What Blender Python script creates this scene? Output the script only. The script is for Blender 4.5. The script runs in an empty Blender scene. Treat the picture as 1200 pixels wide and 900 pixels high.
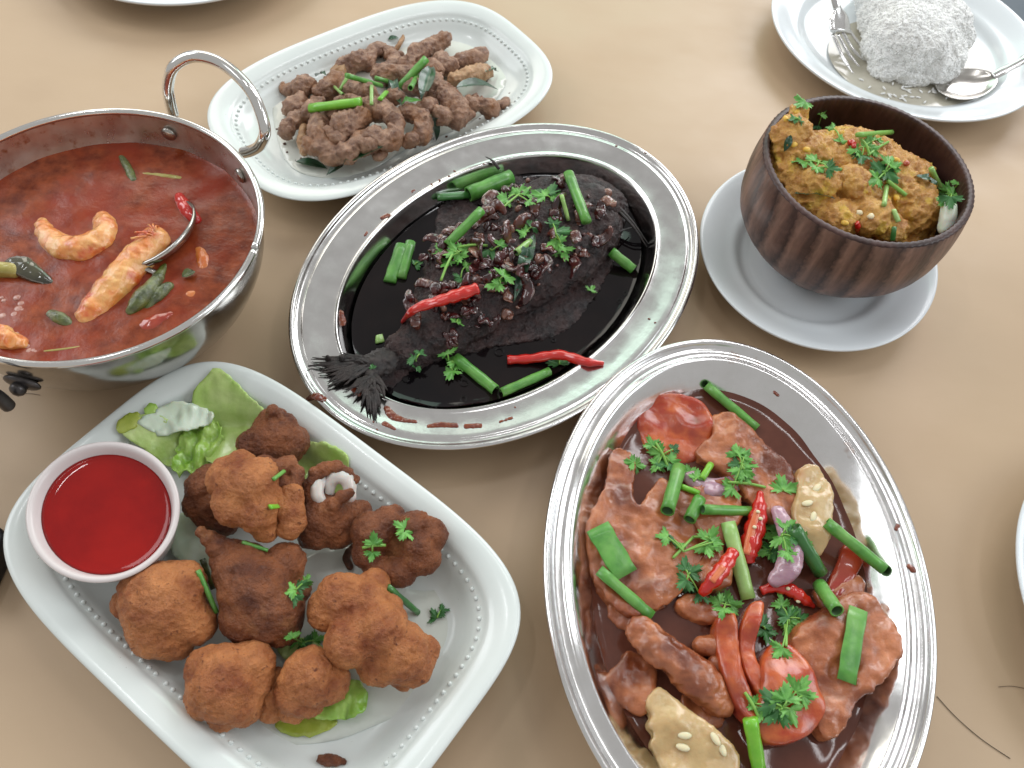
import bpy, bmesh, math, random
import numpy as np
from mathutils import Vector, Matrix, noise, geometry

random.seed(7)
S = bpy.context.scene
COL = S.collection

# ------------------------------------------------------------------ camera
PW, PH = 1200.0, 900.0
F, PITCH, ROLL, CAMH = 950.0, math.radians(58.3), math.radians(8.4), 0.42
cam_d = bpy.data.cameras.new('camera'); cam = bpy.data.objects.new('camera', cam_d); COL.objects.link(cam)
cam_d.sensor_width = 36; cam_d.lens = F / PW * 36; cam_d.clip_start = .01; cam_d.clip_end = 50
CR = Matrix.Rotation(math.pi/2 - PITCH, 4, 'X') @ Matrix.Rotation(ROLL, 4, 'Z')
cam.matrix_world = Matrix.Translation((0, 0, CAMH)) @ CR
S.camera = cam
cam_d.dof.use_dof = True; cam_d.dof.focus_distance = .44; cam_d.dof.aperture_fstop = 18
CAMP = Vector((0, 0, CAMH))

# ------------------------------------------------------------------ light
w = bpy.data.worlds.new('World'); S.world = w; w.use_nodes = True
w.node_tree.nodes['Background'].inputs[0].default_value = (.87, .86, .84, 1)
w.node_tree.nodes['Background'].inputs[1].default_value = .50
def area(name, loc, target, sx, sy, power, col):
    l = bpy.data.lights.new(name, 'AREA'); l.shape = 'RECTANGLE'; l.size = sx; l.size_y = sy
    l.energy = power; l.color = col
    o = bpy.data.objects.new(name, l); COL.objects.link(o); o.location = loc
    o.rotation_euler = (Vector(target) - Vector(loc)).to_track_quat('-Z', 'Y').to_euler()
    return o
area('window_light', (-1.25, 2.7, 1.45), (0, .3, 0), 1.25, 1.5, 15, (1, .96, .84))
area('window_light', (.05, 2.9, 1.45), (0, .3, 0), .8, 1.5, 8, (.68, 1, .82))  # mint panel added between the window panels to tint steel reflections green
area('window_light', (1.15, 2.7, 1.45), (0, .3, 0), 1.3, 1.5, 33, (.98, .98, 1))
area('window_light', (2.3, .5, 1.5), (0, .3, 0), 1.5, 1.2, 21, (.88, .95, 1))
area('window_light', (-2.2, .9, 1.5), (0, .3, 0), 1.6, 1.3, 23, (.93, .97, 1))
area('tube_glint_light', (-.88, .60, 2.3), (-.88, .60, 0), .07, .42, 2.6, (.97, .98, 1))
area('tube_glint_light', (.45, 1.15, 2.3), (.45, 1.15, 0), .9, .09, 3.6, (.97, .98, 1))  # added overhead tube, put in for glints on the wet food
area('tube_glint_light', (1.1, .5, 2.3), (1.1, .5, 0), .09, .9, 3.0, (.97, .98, 1))  # another added tube, there only for sparkle on sauce and meat
S.view_settings.view_transform = 'Standard'; S.view_settings.look = 'None'
S.view_settings.exposure = 0.15; S.view_settings.gamma = 1

# ------------------------------------------------------------------ helpers
def ray(px, py):
    d = Vector(((px-600)/F, -(py-450)/F, -1)); return (CR.to_3x3() @ d)
def W(px, py, z=0.0):
    d = ray(px, py); t = (z - CAMH)/d.z
    return CAMP + d*t
def mpp(p):                                   # metres per photo pixel at a point
    return (Vector(p) - CAMP).dot(CR.to_3x3() @ Vector((0, 0, -1))) / F

OFF = {}
def thing(name, label, cat, loc, group=None):
    o = bpy.data.objects.new(name, None); COL.objects.link(o); o.location = loc; o.empty_display_size = .01
    o['label'] = label; o['category'] = cat
    if group: o['group'] = group
    OFF[o.name] = Vector(loc); return o
def tag(o, label, cat, group=None):
    o['label'] = label; o['category'] = cat
    if group: o['group'] = group
    return o
def mk(name, verts, faces, mat, parent=None, smooth=True):
    V = np.array([tuple(v) for v in verts], dtype=float)
    if parent is not None: base = OFF[parent.name]
    else: base = Vector((V[:, 0].mean(), V[:, 1].mean(), V[:, 2].min()))
    V = V - np.array(base)
    me = bpy.data.meshes.new(name); me.from_pydata(V.tolist(), [], faces)
    if smooth: me.polygons.foreach_set('use_smooth', [True]*len(me.polygons))
    me.materials.append(mat); me.update()
    o = bpy.data.objects.new(name, me); COL.objects.link(o)
    if parent is not None: o.parent = parent
    else: o.location = base
    OFF[o.name] = Vector(base)
    return o
def join(parts):
    V, Fc = [], []
    for v, f in parts:
        n = len(V); V += [tuple(x) for x in v]; Fc += [tuple(i+n for i in q) for q in f]
    return V, Fc

# ---- oval / rounded plate from rings: profile = [(inset, z)]
def oval_pt(q, d, t, z):
    cx, cy, a, b, th, n = q
    c, s = math.cos(t), math.sin(t)
    # exponent relaxes towards an ellipse of the same kind as the inset grows
    u = (a-d)*math.copysign(abs(c)**(2/n), c); v = (b-d)*math.copysign(abs(s)**(2/n), s)
    return (cx + u*math.cos(th) - v*math.sin(th), cy + u*math.sin(th) + v*math.cos(th), z)
def tparam(n, seg):                             # angles giving evenly spread points
    if abs(n-2) < .01: return [2*math.pi*i/seg for i in range(seg)]
    N = 4000; pts = []
    for i in range(N+1):
        t = 2*math.pi*i/N; c, s = math.cos(t), math.sin(t)
        pts.append((math.copysign(abs(c)**(2/n), c)*1.5, math.copysign(abs(s)**(2/n), s)))
    P = np.array(pts); L = np.concatenate([[0], np.cumsum(np.hypot(*np.diff(P, axis=0).T))])
    return list(np.interp(np.arange(seg)/seg*L[-1], L, np.linspace(0, 2*math.pi, N+1)))
def plate(name, q, profile, mat, parent=None, seg=160, close=True):
    T = tparam(q[5], seg); V = []; Fc = []
    for d, z in profile: V += [oval_pt(q, d, t, z) for t in T]
    for r in range(len(profile)-1):
        for i in range(seg):
            j = (i+1) % seg
            Fc.append((r*seg+i, r*seg+j, (r+1)*seg+j, (r+1)*seg+i))
    if close:
        n = len(V); V.append((q[0], q[1], profile[0][1])); V.append((q[0], q[1], profile[-1][1]))
        last = (len(profile)-1)*seg
        for i in range(seg):
            j = (i+1) % seg
            Fc.append((n, j, i)); Fc.append((n+1, last+i, last+j))
    return mk(name, V, Fc, mat, parent)
def smoothprof(pts, k=4):                       # Catmull-Rom through a profile
    out = []
    for i in range(len(pts)-1):
        p0 = pts[max(i-1, 0)]; p1 = pts[i]; p2 = pts[i+1]; p3 = pts[min(i+2, len(pts)-1)]
        for j in range(k):
            t = j/k
            out.append(tuple(.5*((2*p1[a]) + (-p0[a]+p2[a])*t + (2*p0[a]-5*p1[a]+4*p2[a]-p3[a])*t*t + (-p0[a]+3*p1[a]-3*p2[a]+p3[a])*t**3) for a in range(len(p1))))
    out.append(tuple(pts[-1])); return out

# ---- tubes
def tube_geo(path, radii, seg=12, hollow=False, flat=1.0, flatn=None):
    P = [Vector(p) for p in path]; n = len(P)
    if not hasattr(radii, '__len__'): radii = [radii]*n
    V, Fc = [], []
    up = Vector(flatn) if flatn is not None else Vector((0, 0, 1))
    rings = []
    prev = None
    for i in range(n):
        t = (P[min(i+1, n-1)] - P[max(i-1, 0)]).normalized()
        if prev is None:
            a = up.cross(t)
            if a.length < 1e-4: a = Vector((1, 0, 0)).cross(t)
            a.normalize()
        else:
            a = prev - t*prev.dot(t); a.normalize()
        prev = a; b = t.cross(a)
        rings.append((P[i], a, b, radii[i], t))
    def ring(c, a, b, r):
        k = len(V)
        for j in range(seg):
            th = 2*math.pi*j/seg
            V.append(c + a*(math.cos(th)*r) + b*(math.sin(th)*r*flat))
        return k
    ids = []
    if hollow:
        c, a, b, r, t = rings[0]; ids.append(ring(c+t*r*1.6, a, b, r*.55)); ids.append(ring(c+t*.0002, a, b, r*.78))
    for (c, a, b, r, t) in rings: ids.append(ring(c, a, b, r))
    if hollow:
        c, a, b, r, t = rings[-1]; ids.append(ring(c-t*.0002, a, b, r*.78)); ids.append(ring(c-t*r*1.6, a, b, r*.55))
    for k in range(len(ids)-1):
        for j in range(seg):
            j2 = (j+1) % seg
            Fc.append((ids[k]+j, ids[k]+j2, ids[k+1]+j2, ids[k+1]+j))
    Fc.append(tuple(ids[0]+j for j in reversed(range(seg)))); Fc.append(tuple(ids[-1]+j for j in range(seg)))
    return V, Fc
def spline(pts, k=6):
    return [Vector(p) for p in smoothprof([tuple(p) for p in pts], k)]

# ---- clay: voxel union of simple shapes, smoothed and displaced
def ico(c, r, rot=0, sub=3):
    bm = bmesh.new(); bmesh.ops.create_icosphere(bm, subdivisions=sub, radius=1)
    if not hasattr(r, '__len__'): r = (r, r, r)
    M = Matrix.Translation(c) @ Matrix.Rotation(rot, 4, 'Z') @ Matrix.Diagonal((r[0], r[1], r[2], 1))
    V = [M @ v.co for v in bm.verts]; Fc = [tuple(v.index for v in f.verts) for f in bm.faces]
    bm.free(); return V, Fc
def prism(pts, z0, z1, top=None):
    n = len(pts); V = [(p[0], p[1], z0) for p in pts] + [(p[0], p[1], z1) for p in pts]
    Fc = [tuple(reversed(range(n))), tuple(range(n, 2*n))] + [(i, (i+1) % n, n+(i+1) % n, n+i) for i in range(n)]
    return V, Fc
def evalmods(me, mods):
    o = bpy.data.objects.new('tmp', me); COL.objects.link(o)
    for kind, kw in mods:
        m = o.modifiers.new('m', kind)
        for k, v in kw.items(): setattr(m, k, v)
    dg = bpy.context.evaluated_depsgraph_get()
    out = bpy.data.meshes.new_from_object(o.evaluated_get(dg))
    bpy.data.objects.remove(o); return out
def displace(me, layers, seed=0):
    n = len(me.vertices); co = np.empty(n*3); me.vertices.foreach_get('co', co); co = co.reshape(-1, 3)
    no = np.array([tuple(v.normal) for v in me.vertices])
    d = np.zeros(n); o = Vector((seed*3.7, seed*1.3, seed*7.1))
    for amp, fr, kind in layers:
        for i in range(n):
            p = Vector(co[i])*fr + o
            v = noise.noise(p)
            if kind == 'ridge': v = .5 - 2*abs(v)
            elif kind == 'pit': v = -max(0, v-.15)*2.5
            elif kind == 'bump': v = max(0, v-.05)*2.2
            d[i] += amp*v
    co += no*d[:, None]
    me.vertices.foreach_set('co', co.ravel()); me.update()
FRIED = [(.0024, 45, 'n'), (.0007, 120, 'ridge'), (.0006, 260, 'n'), (.0006, 450, 'ridge')]
SQUIDL = [(.0026, 110, 'n'), (.0011, 240, 'ridge'), (.0009, 520, 'bump')]
MEAT = [(.0018, 60, 'n'), (.0011, 130, 'ridge'), (.0005, 330, 'ridge')]
def clay(name, shapes, mat, voxel=.0012, smooth=3, layers=(), seed=0, parent=None, warp=None):
    V, Fc = join(shapes)
    me = bpy.data.meshes.new('c'); me.from_pydata([tuple(v) for v in V], [], Fc); me.update()
    me2 = evalmods(me, [('REMESH', dict(mode='VOXEL', voxel_size=voxel, use_smooth_shade=True)), ('SMOOTH', dict(factor=.5, iterations=smooth))])
    if layers: displace(me2, layers, seed)
    n = len(me2.vertices); co = np.empty(n*3); me2.vertices.foreach_get('co', co); co = co.reshape(-1, 3)
    if warp: co = np.array([warp(*c) for c in co])
    if parent is not None: base = OFF[parent.name]
    else: base = Vector((co[:, 0].mean(), co[:, 1].mean(), co[:, 2].min()))
    co = co - np.array(base); me2.vertices.foreach_set('co', co.ravel()); me2.update()
    me2.materials.clear(); me2.materials.append(mat)
    me2.polygons.foreach_set('use_smooth', [True]*len(me2.polygons))
    me2.name = name
    o = bpy.data.objects.new(name, me2); COL.objects.link(o)
    if parent is not None: o.parent = parent
    else: o.location = base
    OFF[o.name] = Vector(base); bpy.data.meshes.remove(me)
    return o

# ---- thin sheets from a traced outline
def inpoly(x, y, P):
    c = False; n = len(P)
    for i in range(n):
        x1, y1 = P[i][:2]; x2, y2 = P[i-1][:2]
        if (y1 > y) != (y2 > y) and x < (x2-x1)*(y-y1)/(y2-y1)+x1: c = not c
    return c
def densify(P, step, closed=True):
    out = []; n = len(P)
    for i in range(n if closed else n-1):
        a = Vector(P[i][:2]); b = Vector(P[(i+1) % n][:2]); k = max(1, int((b-a).length/step))
        out += [a.lerp(b, j/k) for j in range(k)]
    return out
def roundpoly(P, k=5):                           # closed Catmull-Rom
    out = []; n = len(P)
    for i in range(n):
        p0, p1, p2, p3 = [Vector(P[(i+j-1) % n][:2]) for j in range(4)]
        for j in range(k):
            t = j/k; out.append(.5*((2*p1) + (-p0+p2)*t + (2*p0-5*p1+4*p2-p3)*t*t + (-p0+3*p1-3*p2+p3)*t**3))
    return out
def sheet(name, outline, zf, mat, step=.0018, thick=.0005, parent=None, jag=0, seed=0):
    P = densify(outline, step)
    if jag:
        c = sum(P, Vector((0, 0)))/len(P)
        P = [p + (p-c).normalized()*jag*noise.noise(Vector((p.x*400+seed, p.y*400, seed))) for p in P]
    n = len(P); pts = list(P)
    xs = [p.x for p in P]; ys = [p.y for p in P]
    x = min(xs)
    while x < max(xs):
        y = min(ys)
        while y < max(ys):
            if inpoly(x, y, P) and min((Vector((x, y))-p).length for p in P) > step*.5: pts.append(Vector((x, y)))
            y += step
        x += step
    v, e, f, *_ = geometry.delaunay_2d_cdt(pts, [(i, (i+1) % n) for i in range(n)], [], 1, 1e-7)
    V = [(p.x, p.y, zf(p.x, p.y)) for p in v]
    me = bpy.data.meshes.new('s'); me.from_pydata(V, [], [tuple(q) for q in f]); me.update()
    me2 = evalmods(me, [('SOLIDIFY', dict(thickness=thick, offset=0))])
    VV = [tuple(x.co) for x in me2.vertices]; FF = [tuple(p.vertices) for p in me2.polygons]
    bpy.data.meshes.remove(me); bpy.data.meshes.remove(me2)
    return mk(name, VV, FF, mat, parent)

# ------------------------------------------------------------------ materials
def mat(name, col=(.5, .5, .5), col2=None, rough=.5, metal=0, sss=0, sssr=(1, .4, .25), coat=0, coatr=.1,
        nscale=40, ndetail=5, bump=0, bscale=200, bdist=.001, spec=.5, ramp=(.35, .65), col3=None, n3=120, r3=(.6, .7), trans=0, ior=1.45, roughvar=0, alpha=1, stretch=None):
    m = bpy.data.materials.new(name); m.use_nodes = True; N = m.node_tree.nodes; L = m.node_tree.links
    b = N['Principled BSDF']
    b.inputs['Roughness'].default_value = rough; b.inputs['Metallic'].default_value = metal
    b.inputs['Subsurface Weight'].default_value = sss; b.inputs['Subsurface Radius'].default_value = sssr
    b.inputs['Subsurface Scale'].default_value = .004
    b.inputs['Coat Weight'].default_value = coat; b.inputs['Coat Roughness'].default_value = coatr
    b.inputs['Specular IOR Level'].default_value = spec; b.inputs['IOR'].default_value = ior
    b.inputs['Transmission Weight'].default_value = trans
    g = N.new('ShaderNodeNewGeometry')
    src = g.outputs['Position']
    if stretch:
        mp = N.new('ShaderNodeMapping'); mp.inputs['Scale'].default_value = stretch; L.new(src, mp.inputs[0]); src = mp.outputs[0]
    def nz(sc, det=5, r=.6):
        n = N.new('ShaderNodeTexNoise'); n.inputs['Scale'].default_value = sc; n.inputs['Detail'].default_value = det
        n.inputs['Roughness'].default_value = r; L.new(src, n.inputs['Vector']); return n.outputs['Fac']
    if col2 is None: b.inputs['Base Color'].default_value = (*col, 1)
    else:
        r = N.new('ShaderNodeValToRGB'); r.color_ramp.elements[0].position = ramp[0]; r.color_ramp.elements[1].position = ramp[1]
        r.color_ramp.elements[0].color = (*col, 1); r.color_ramp.elements[1].color = (*col2, 1)
        L.new(nz(nscale, ndetail), r.inputs[0]); c = r.outputs[0]
        if col3:
            mx = N.new('ShaderNodeMix'); mx.data_type = 'RGBA'
            r2 = N.new('ShaderNodeValToRGB'); r2.color_ramp.elements[0].position = r3[0]; r2.color_ramp.elements[1].position = r3[1]
            L.new(nz(n3, 3), r2.inputs[0]); L.new(r2.outputs[0], mx.inputs['Factor'])
            L.new(c, mx.inputs['A']); mx.inputs['B'].default_value = (*col3, 1); c = mx.outputs['Result']
        L.new(c, b.inputs['Base Color'])
    if roughvar:
        mr = N.new('ShaderNodeMapRange'); mr.inputs['To Min'].default_value = rough; mr.inputs['To Max'].default_value = rough+roughvar
        mr.inputs['From Min'].default_value = .35; mr.inputs['From Max'].default_value = .7
        L.new(nz(nscale*1.3, 6), mr.inputs[0]); L.new(mr.outputs[0], b.inputs['Roughness'])
    if bump:
        bp = N.new('ShaderNodeBump'); bp.inputs['Strength'].default_value = bump; bp.inputs['Distance'].default_value = bdist
        L.new(nz(bscale, 6, .65), bp.inputs['Height']); L.new(bp.outputs[0], b.inputs['Normal'])
        if coat: L.new(bp.outputs[0], b.inputs['Coat Normal'])
    return m
M = {}
M['table'] = mat('laminate', (.485, .35, .226), (.525, .385, .255), rough=.33, nscale=9, ndetail=8, ramp=(.3, .72), col3=(.40, .28, .18), n3=5, r3=(.62, .9), bump=.12, bscale=70, bdist=.0006, roughvar=.22, stretch=(.7, 1.15, 1))
M['edge'] = mat('edge_band', (.12, .08, .05), rough=.5)
M['floor'] = mat('floor_tiles', (.10, .125, .15), (.14, .165, .19), nscale=6, rough=.5)
M['mel'] = mat('melamine', (.66, .71, .69), (.72, .76, .74), rough=.22, nscale=14, coat=.3, bump=.03, bscale=60, col3=(.30, .28, .24), n3=620, r3=(.735, .76))
M['white'] = mat('white_ceramic', (.68, .72, .75), (.72, .76, .78), rough=.22, nscale=10, coat=.35)
M['pinkwhite'] = mat('offwhite_melamine', (.66, .60, .59), (.70, .64, .63), rough=.25, nscale=20)
M['steel'] = mat('stainless_steel', (.66, .65, .64), (.74, .73, .72), rough=.10, metal=1, nscale=45, bump=.04, bscale=30, bdist=.0015, roughvar=.12)
M['steelpork'] = mat('stainless_steel_sauced', (.74, .73, .72), (.80, .79, .79), rough=.10, metal=1, nscale=45, bump=.05, bscale=30, bdist=.0015, roughvar=.12, col3=(.45, .30, .22), n3=55, r3=(.66, .78))
M['pan'] = mat('pan_steel', (.42, .40, .37), (.50, .48, .45), rough=.14, metal=1, nscale=60, bump=.03, bscale=40, bdist=.001, roughvar=.12)
M['rim'] = mat('polished_steel', (.74, .73, .71), rough=.12, metal=1)
M['panin'] = mat('pan_steel_stained', (.55, .50, .46), (.68, .64, .60), rough=.25, metal=1, nscale=60, roughvar=.25, col3=(.36, .17, .07), n3=170, r3=(.58, .78), bump=.06, bscale=200)
M['darkmetal'] = mat('dark_metal', (.05, .045, .045), (.12, .11, .11), rough=.35, metal=.8, nscale=80)
M['black'] = mat('black_plastic', (.012, .012, .015), rough=.45)
M['chilli_sauce'] = mat('chilli_sauce', (.23, .003, .003), (.31, .006, .004), rough=.05, nscale=30, sss=.1, sssr=(1, .1, .05), coat=0, spec=.45, bump=.05, bscale=60, coatr=.04)
M['curry'] = mat('curry', (.12, .018, .006), (.35, .080, .028), rough=.14, nscale=95, ndetail=12, spec=.45, ramp=(.33, .70), col3=(.26, .028, .008), n3=22, r3=(.44, .68), bump=.35, bscale=260, bdist=.0008)
M['soy'] = mat('soy_sauce', (.004, .003, .004), (.010, .006, .006), rough=.05, nscale=20, spec=.35, bump=.06, bscale=45, bdist=.0012)
M['porks'] = mat('pork_gravy', (.095, .030, .019), (.135, .046, .030), rough=.08, nscale=35, spec=.5, bump=.08, bscale=50, bdist=.0012)
M['fried'] = mat('fried_batter', (.24, .060, .018), (.62, .245, .085), rough=.36, nscale=75, ndetail=14, ramp=(.31, .68), sss=.08, bump=1, bscale=600, bdist=.0018, col3=(.15, .036, .013), n3=300, r3=(.61, .74), spec=.5)
M['frieddark'] = mat('fried_batter_dark', (.105, .028, .012), (.34, .115, .042), rough=.34, nscale=70, ndetail=14, ramp=(.34, .66), sss=.06, bump=1, bscale=600, bdist=.0020, col3=(.46, .20, .08), n3=40, r3=(.58, .74), spec=.5)
M['squidwhite'] = mat('squid_flesh', (.66, .61, .57), rough=.25, sss=.5, coat=.5)
M['squidfry'] = mat('fried_squid', (.17, .078, .045), (.46, .27, .175), rough=.38, nscale=150, ndetail=10, ramp=(.36, .66), sss=.1, bump=1, bscale=800, bdist=.0012, col3=(.30, .13, .05), n3=50, r3=(.52, .7), coat=.3, coatr=.15)
M['squidgold'] = mat('fried_squid_golden', (.30, .16, .075), (.50, .31, .17), rough=.4, nscale=100, bump=.7, bscale=600, sss=.2, bdist=.0006)
M['fish'] = mat('charred_fish', (.008, .005, .006), (.050, .022, .020), rough=.38, nscale=110, ndetail=10, bump=1, bscale=600, bdist=.0018, col3=(.10, .05, .04), n3=60, r3=(.6, .8), spec=.6)
M['fin'] = mat('charred_fin', (.008, .006, .006), (.03, .02, .018), rough=.5, nscale=200, bump=.6, bscale=600)
M['shallot'] = mat('fried_shallot', (.040, .007, .006), (.135, .036, .022), rough=.2, nscale=160, coat=1, coatr=.06, sss=.1, bump=.2, bscale=500)
M['shallotdark'] = mat('fried_shallot_dark', (.018, .004, .005), (.09, .018, .016), rough=.2, nscale=160, coat=.8, coatr=.08)
M['shallotpale'] = mat('shallot_pale', (.13, .05, .035), (.27, .13, .09), rough=.2, nscale=160, coat=.8, sss=.2)
M['meat'] = mat('braised_pork', (.26, .062, .022), (.56, .20, .080), rough=.24, nscale=55, ndetail=9, ramp=(.34, .66), sss=.12, coat=.6, coatr=.05, bump=.5, bscale=240, bdist=.0010, col3=(.16, .038, .015), n3=34, r3=(.50, .66))
M['tomato'] = mat('tomato_flesh', (.40, .040, .014), (.58, .14, .035), rough=.22, nscale=70, ndetail=8, ramp=(.38, .62), sss=.15, coat=.5, coatr=.06, bump=.3, bscale=260, bdist=.0008, col3=(.25, .035, .02), n3=40, r3=(.5, .7))
M['tomatoskin'] = mat('tomato_skin', (.30, .025, .014), (.40, .06, .025), rough=.15, nscale=50, sss=.3, coat=.8)
M['pineapple'] = mat('braised_cucumber', (.46, .29, .12), (.60, .43, .21), rough=.25, nscale=45, sss=.4, coat=.7, bump=.35, bscale=180, bdist=.001, col3=(.45, .22, .08), n3=35, r3=(.58, .75))
M['seed'] = mat('seed', (.78, .68, .45), rough=.3, sss=.3)
M['onion'] = mat('red_onion', (.38, .20, .27), (.55, .38, .43), rough=.2, nscale=50, sss=.4, coat=.6, stretch=(1, 4, 1))
M['green'] = mat('spring_onion_green', (.065, .235, .035), (.125, .36, .06), rough=.38, col3=(.20, .42, .10), n3=45, r3=(.5, .75), nscale=110, sss=.2, sssr=(.3, 1, .2), coat=.3, bump=.2, bscale=300, bdist=.0004)
M['greenb'] = mat('spring_onion_bright', (.13, .42, .02), (.24, .56, .05), rough=.3, nscale=60, sss=.2, sssr=(.3, 1, .2), coat=.35)
M['greenp'] = mat('spring_onion_pale', (.22, .42, .10), (.36, .55, .18), rough=.3, nscale=60, sss=.2, sssr=(.3, 1, .2), coat=.35, bump=.2, bscale=300)
M['greend'] = mat('spring_onion_dark', (.03, .13, .03), (.06, .21, .045), rough=.28, nscale=60, coat=.4)
M['greenshade'] = mat('spring_onion_inside_shade', (.03, .10, .015), rough=.5)  # shade of the hollow ends put into the colour, darker than the outside
M['cori'] = mat('coriander_leaf', (.075, .26, .04), (.19, .47, .10), rough=.36, nscale=160, sss=.1, sssr=(.3, 1, .2), bump=.4, bscale=500, bdist=.0005)
M['corid'] = mat('coriander_leaf_dark', (.03, .12, .03), (.06, .21, .055), rough=.38, nscale=120, bump=.3, bscale=500)
M['coris'] = mat('coriander_stem', (.22, .45, .09), rough=.35, sss=.2)
M['curryleaf'] = mat('curry_leaf', (.008, .045, .018), (.022, .095, .035), rough=.3, nscale=90, coat=.5, bump=.4, bscale=400, bdist=.0005)
M['chilli'] = mat('red_chilli', (.50, .008, .006), (.60, .022, .012), rough=.16, nscale=50, coat=.9, coatr=.05, sss=.15, sssr=(1, .1, .1), bump=.12, bscale=120)
M['chilliin'] = mat('chilli_inside', (.62, .10, .03), (.70, .2, .08), rough=.3, nscale=120, coat=.5)
M['prawn'] = mat('prawn_flesh', (.72, .21, .030), (.82, .46, .16), rough=.2, nscale=95, ndetail=8, sss=.3, coat=1, coatr=.05, bump=.6, bscale=260, bdist=.001, col3=(.58, .09, .02), n3=75, r3=(.50, .66))
M['okra'] = mat('cooked_okra', (.035, .050, .010), (.13, .16, .03), rough=.22, nscale=160, coat=.9, bump=.6, bscale=400)
M['darkveg'] = mat('dark_aubergine', (.025, .022, .012), (.07, .065, .035), rough=.15, nscale=60, coat=.9, coatr=.05)
M['stalk'] = mat('lemongrass', (.35, .30, .07), (.48, .40, .13), rough=.3, nscale=80, coat=.5)
M['carrot'] = mat('orange_vegetable', (.62, .16, .03), (.66, .22, .06), rough=.3, nscale=60, sss=.3, coat=.5)
M['foam'] = mat('curry_foam', (.33, .12, .085), (.45, .22, .17), rough=.15, nscale=200, coat=.8, bump=.5, bscale=300)
M['mash'] = mat('egg_mash', (.44, .175, .026), (.70, .385, .085), rough=.36, nscale=120, ndetail=10, sss=.15, coat=.4, coatr=.15, bump=1, bscale=520, bdist=.0014, col3=(.74, .47, .06), n3=75, r3=(.58, .68))
M['egg'] = mat('egg_curd', (.78, .48, .08), rough=.35, sss=.3)
M['eggwhite'] = mat('pale_stalk', (.62, .70, .52), (.72, .76, .66), rough=.25, nscale=50, sss=.4)
M['lettuce'] = mat('lettuce', (.30, .46, .09), (.52, .66, .25), rough=.3, nscale=42, ndetail=6, sss=.2, sssr=(.5, 1, .3), coat=.4, bump=.35, bscale=150, bdist=.001)
M['lettucep'] = mat('lettuce_pale', (.56, .66, .50), (.66, .75, .62), rough=.3, nscale=40, sss=.25, coat=.4, bump=.2, bscale=120)
M['lettuceg'] = mat('lettuce_green', (.20, .42, .035), (.40, .60, .13), rough=.3, nscale=60, sss=.15, sssr=(.5, 1, .3), coat=.4, bump=.4, bscale=200, bdist=.001)
M['lettuceo'] = mat('lettuce_olive', (.26, .34, .03), (.42, .48, .08), rough=.25, nscale=60, coat=.6, bump=.4, bscale=150)
M['rice'] = mat('cooked_rice', (.90, .90, .88), rough=.45, sss=.12, sssr=(1, .9, .8))
M['broth'] = mat('thin_gravy', (.43, .40, .32), (.50, .47, .39), rough=.15, nscale=25, coat=.5)
M['oilfilm'] = mat('oily_film', (.60, .63, .57), (.66, .69, .64), rough=.1, nscale=20, coat=.6, bump=.2, bscale=60)
M['oilfilm2'] = mat('cream_film', (.67, .68, .61), (.70, .72, .66), rough=.2, nscale=20, coat=.3)
M['drip'] = mat('sauce_drip', (.13, .02, .01), (.22, .05, .015), rough=.15, nscale=200, coat=.8)
M['crumb'] = mat('dark_crumb', (.06, .025, .015), (.15, .06, .03), rough=.6, nscale=300)
M['hair'] = mat('hair', (.03, .015, .01), rough=.4)

# turned dark wood with broad growth bands
def wood():
    m = bpy.data.materials.new('dark_carved_wood'); m.use_nodes = True; N = m.node_tree.nodes; L = m.node_tree.links; b = N['Principled BSDF']
    tc = N.new('ShaderNodeTexCoord')
    mp = N.new('ShaderNodeMapping'); mp.inputs['Location'].default_value = (.15, .0, -.035); mp.inputs['Rotation'].default_value = (.15, -.1, .5); L.new(tc.outputs['Object'], mp.inputs[0])
    wv = N.new('ShaderNodeTexWave'); wv.wave_type = 'RINGS'; wv.rings_direction = 'Y'; wv.wave_profile = 'SAW'
    wv.inputs['Scale'].default_value = 21; wv.inputs['Distortion'].default_value = 1.1; wv.inputs['Detail'].default_value = 3; wv.inputs['Detail Scale'].default_value = 14
    L.new(mp.outputs[0], wv.inputs[0])
    r = N.new('ShaderNodeValToRGB'); E = r.color_ramp.elements
    E[0].position = 0; E[0].color = (.075, .038, .030, 1); E[1].position = 1; E[1].color = (.040, .019, .016, 1)
    e = E.new(.25); e.color = (.215, .125, .095, 1); e = E.new(.62); e.color = (.145, .078, .060, 1)
    L.new(wv.outputs['Fac'], r.inputs[0])
    n = N.new('ShaderNodeTexNoise'); n.inputs['Scale'].default_value = 260; n.inputs['Detail'].default_value = 6
    mp2 = N.new('ShaderNodeMapping'); mp2.inputs['Scale'].default_value = (1, 1, .14); L.new(tc.outputs['Object'], mp2.inputs[0]); L.new(mp2.outputs[0], n.inputs['Vector'])
    mx = N.new('ShaderNodeMix'); mx.data_type = 'RGBA'; mx.blend_type = 'MULTIPLY'; mx.inputs['Factor'].default_value = .8
    r2 = N.new('ShaderNodeValToRGB'); r2.color_ramp.elements[0].position = .3; r2.color_ramp.elements[0].color = (.45, .42, .4, 1); r2.color_ramp.elements[1].position = .65; r2.color_ramp.elements[1].color = (1.25, 1.2, 1.15, 1)
    L.new(n.outputs['Fac'], r2.inputs[0]); L.new(r.outputs[0], mx.inputs['A']); L.new(r2.outputs[0], mx.inputs['B']); L.new(mx.outputs['Result'], b.inputs['Base Color'])
    b.inputs['Roughness'].default_value = .42
    bp = N.new('ShaderNodeBump'); bp.inputs['Strength'].default_value = .5; bp.inputs['Distance'].default_value = .0006; L.new(n.outputs['Fac'], bp.inputs['Height']); L.new(bp.outputs[0], b.inputs['Normal'])
    return m
M['wood'] = wood()
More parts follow.
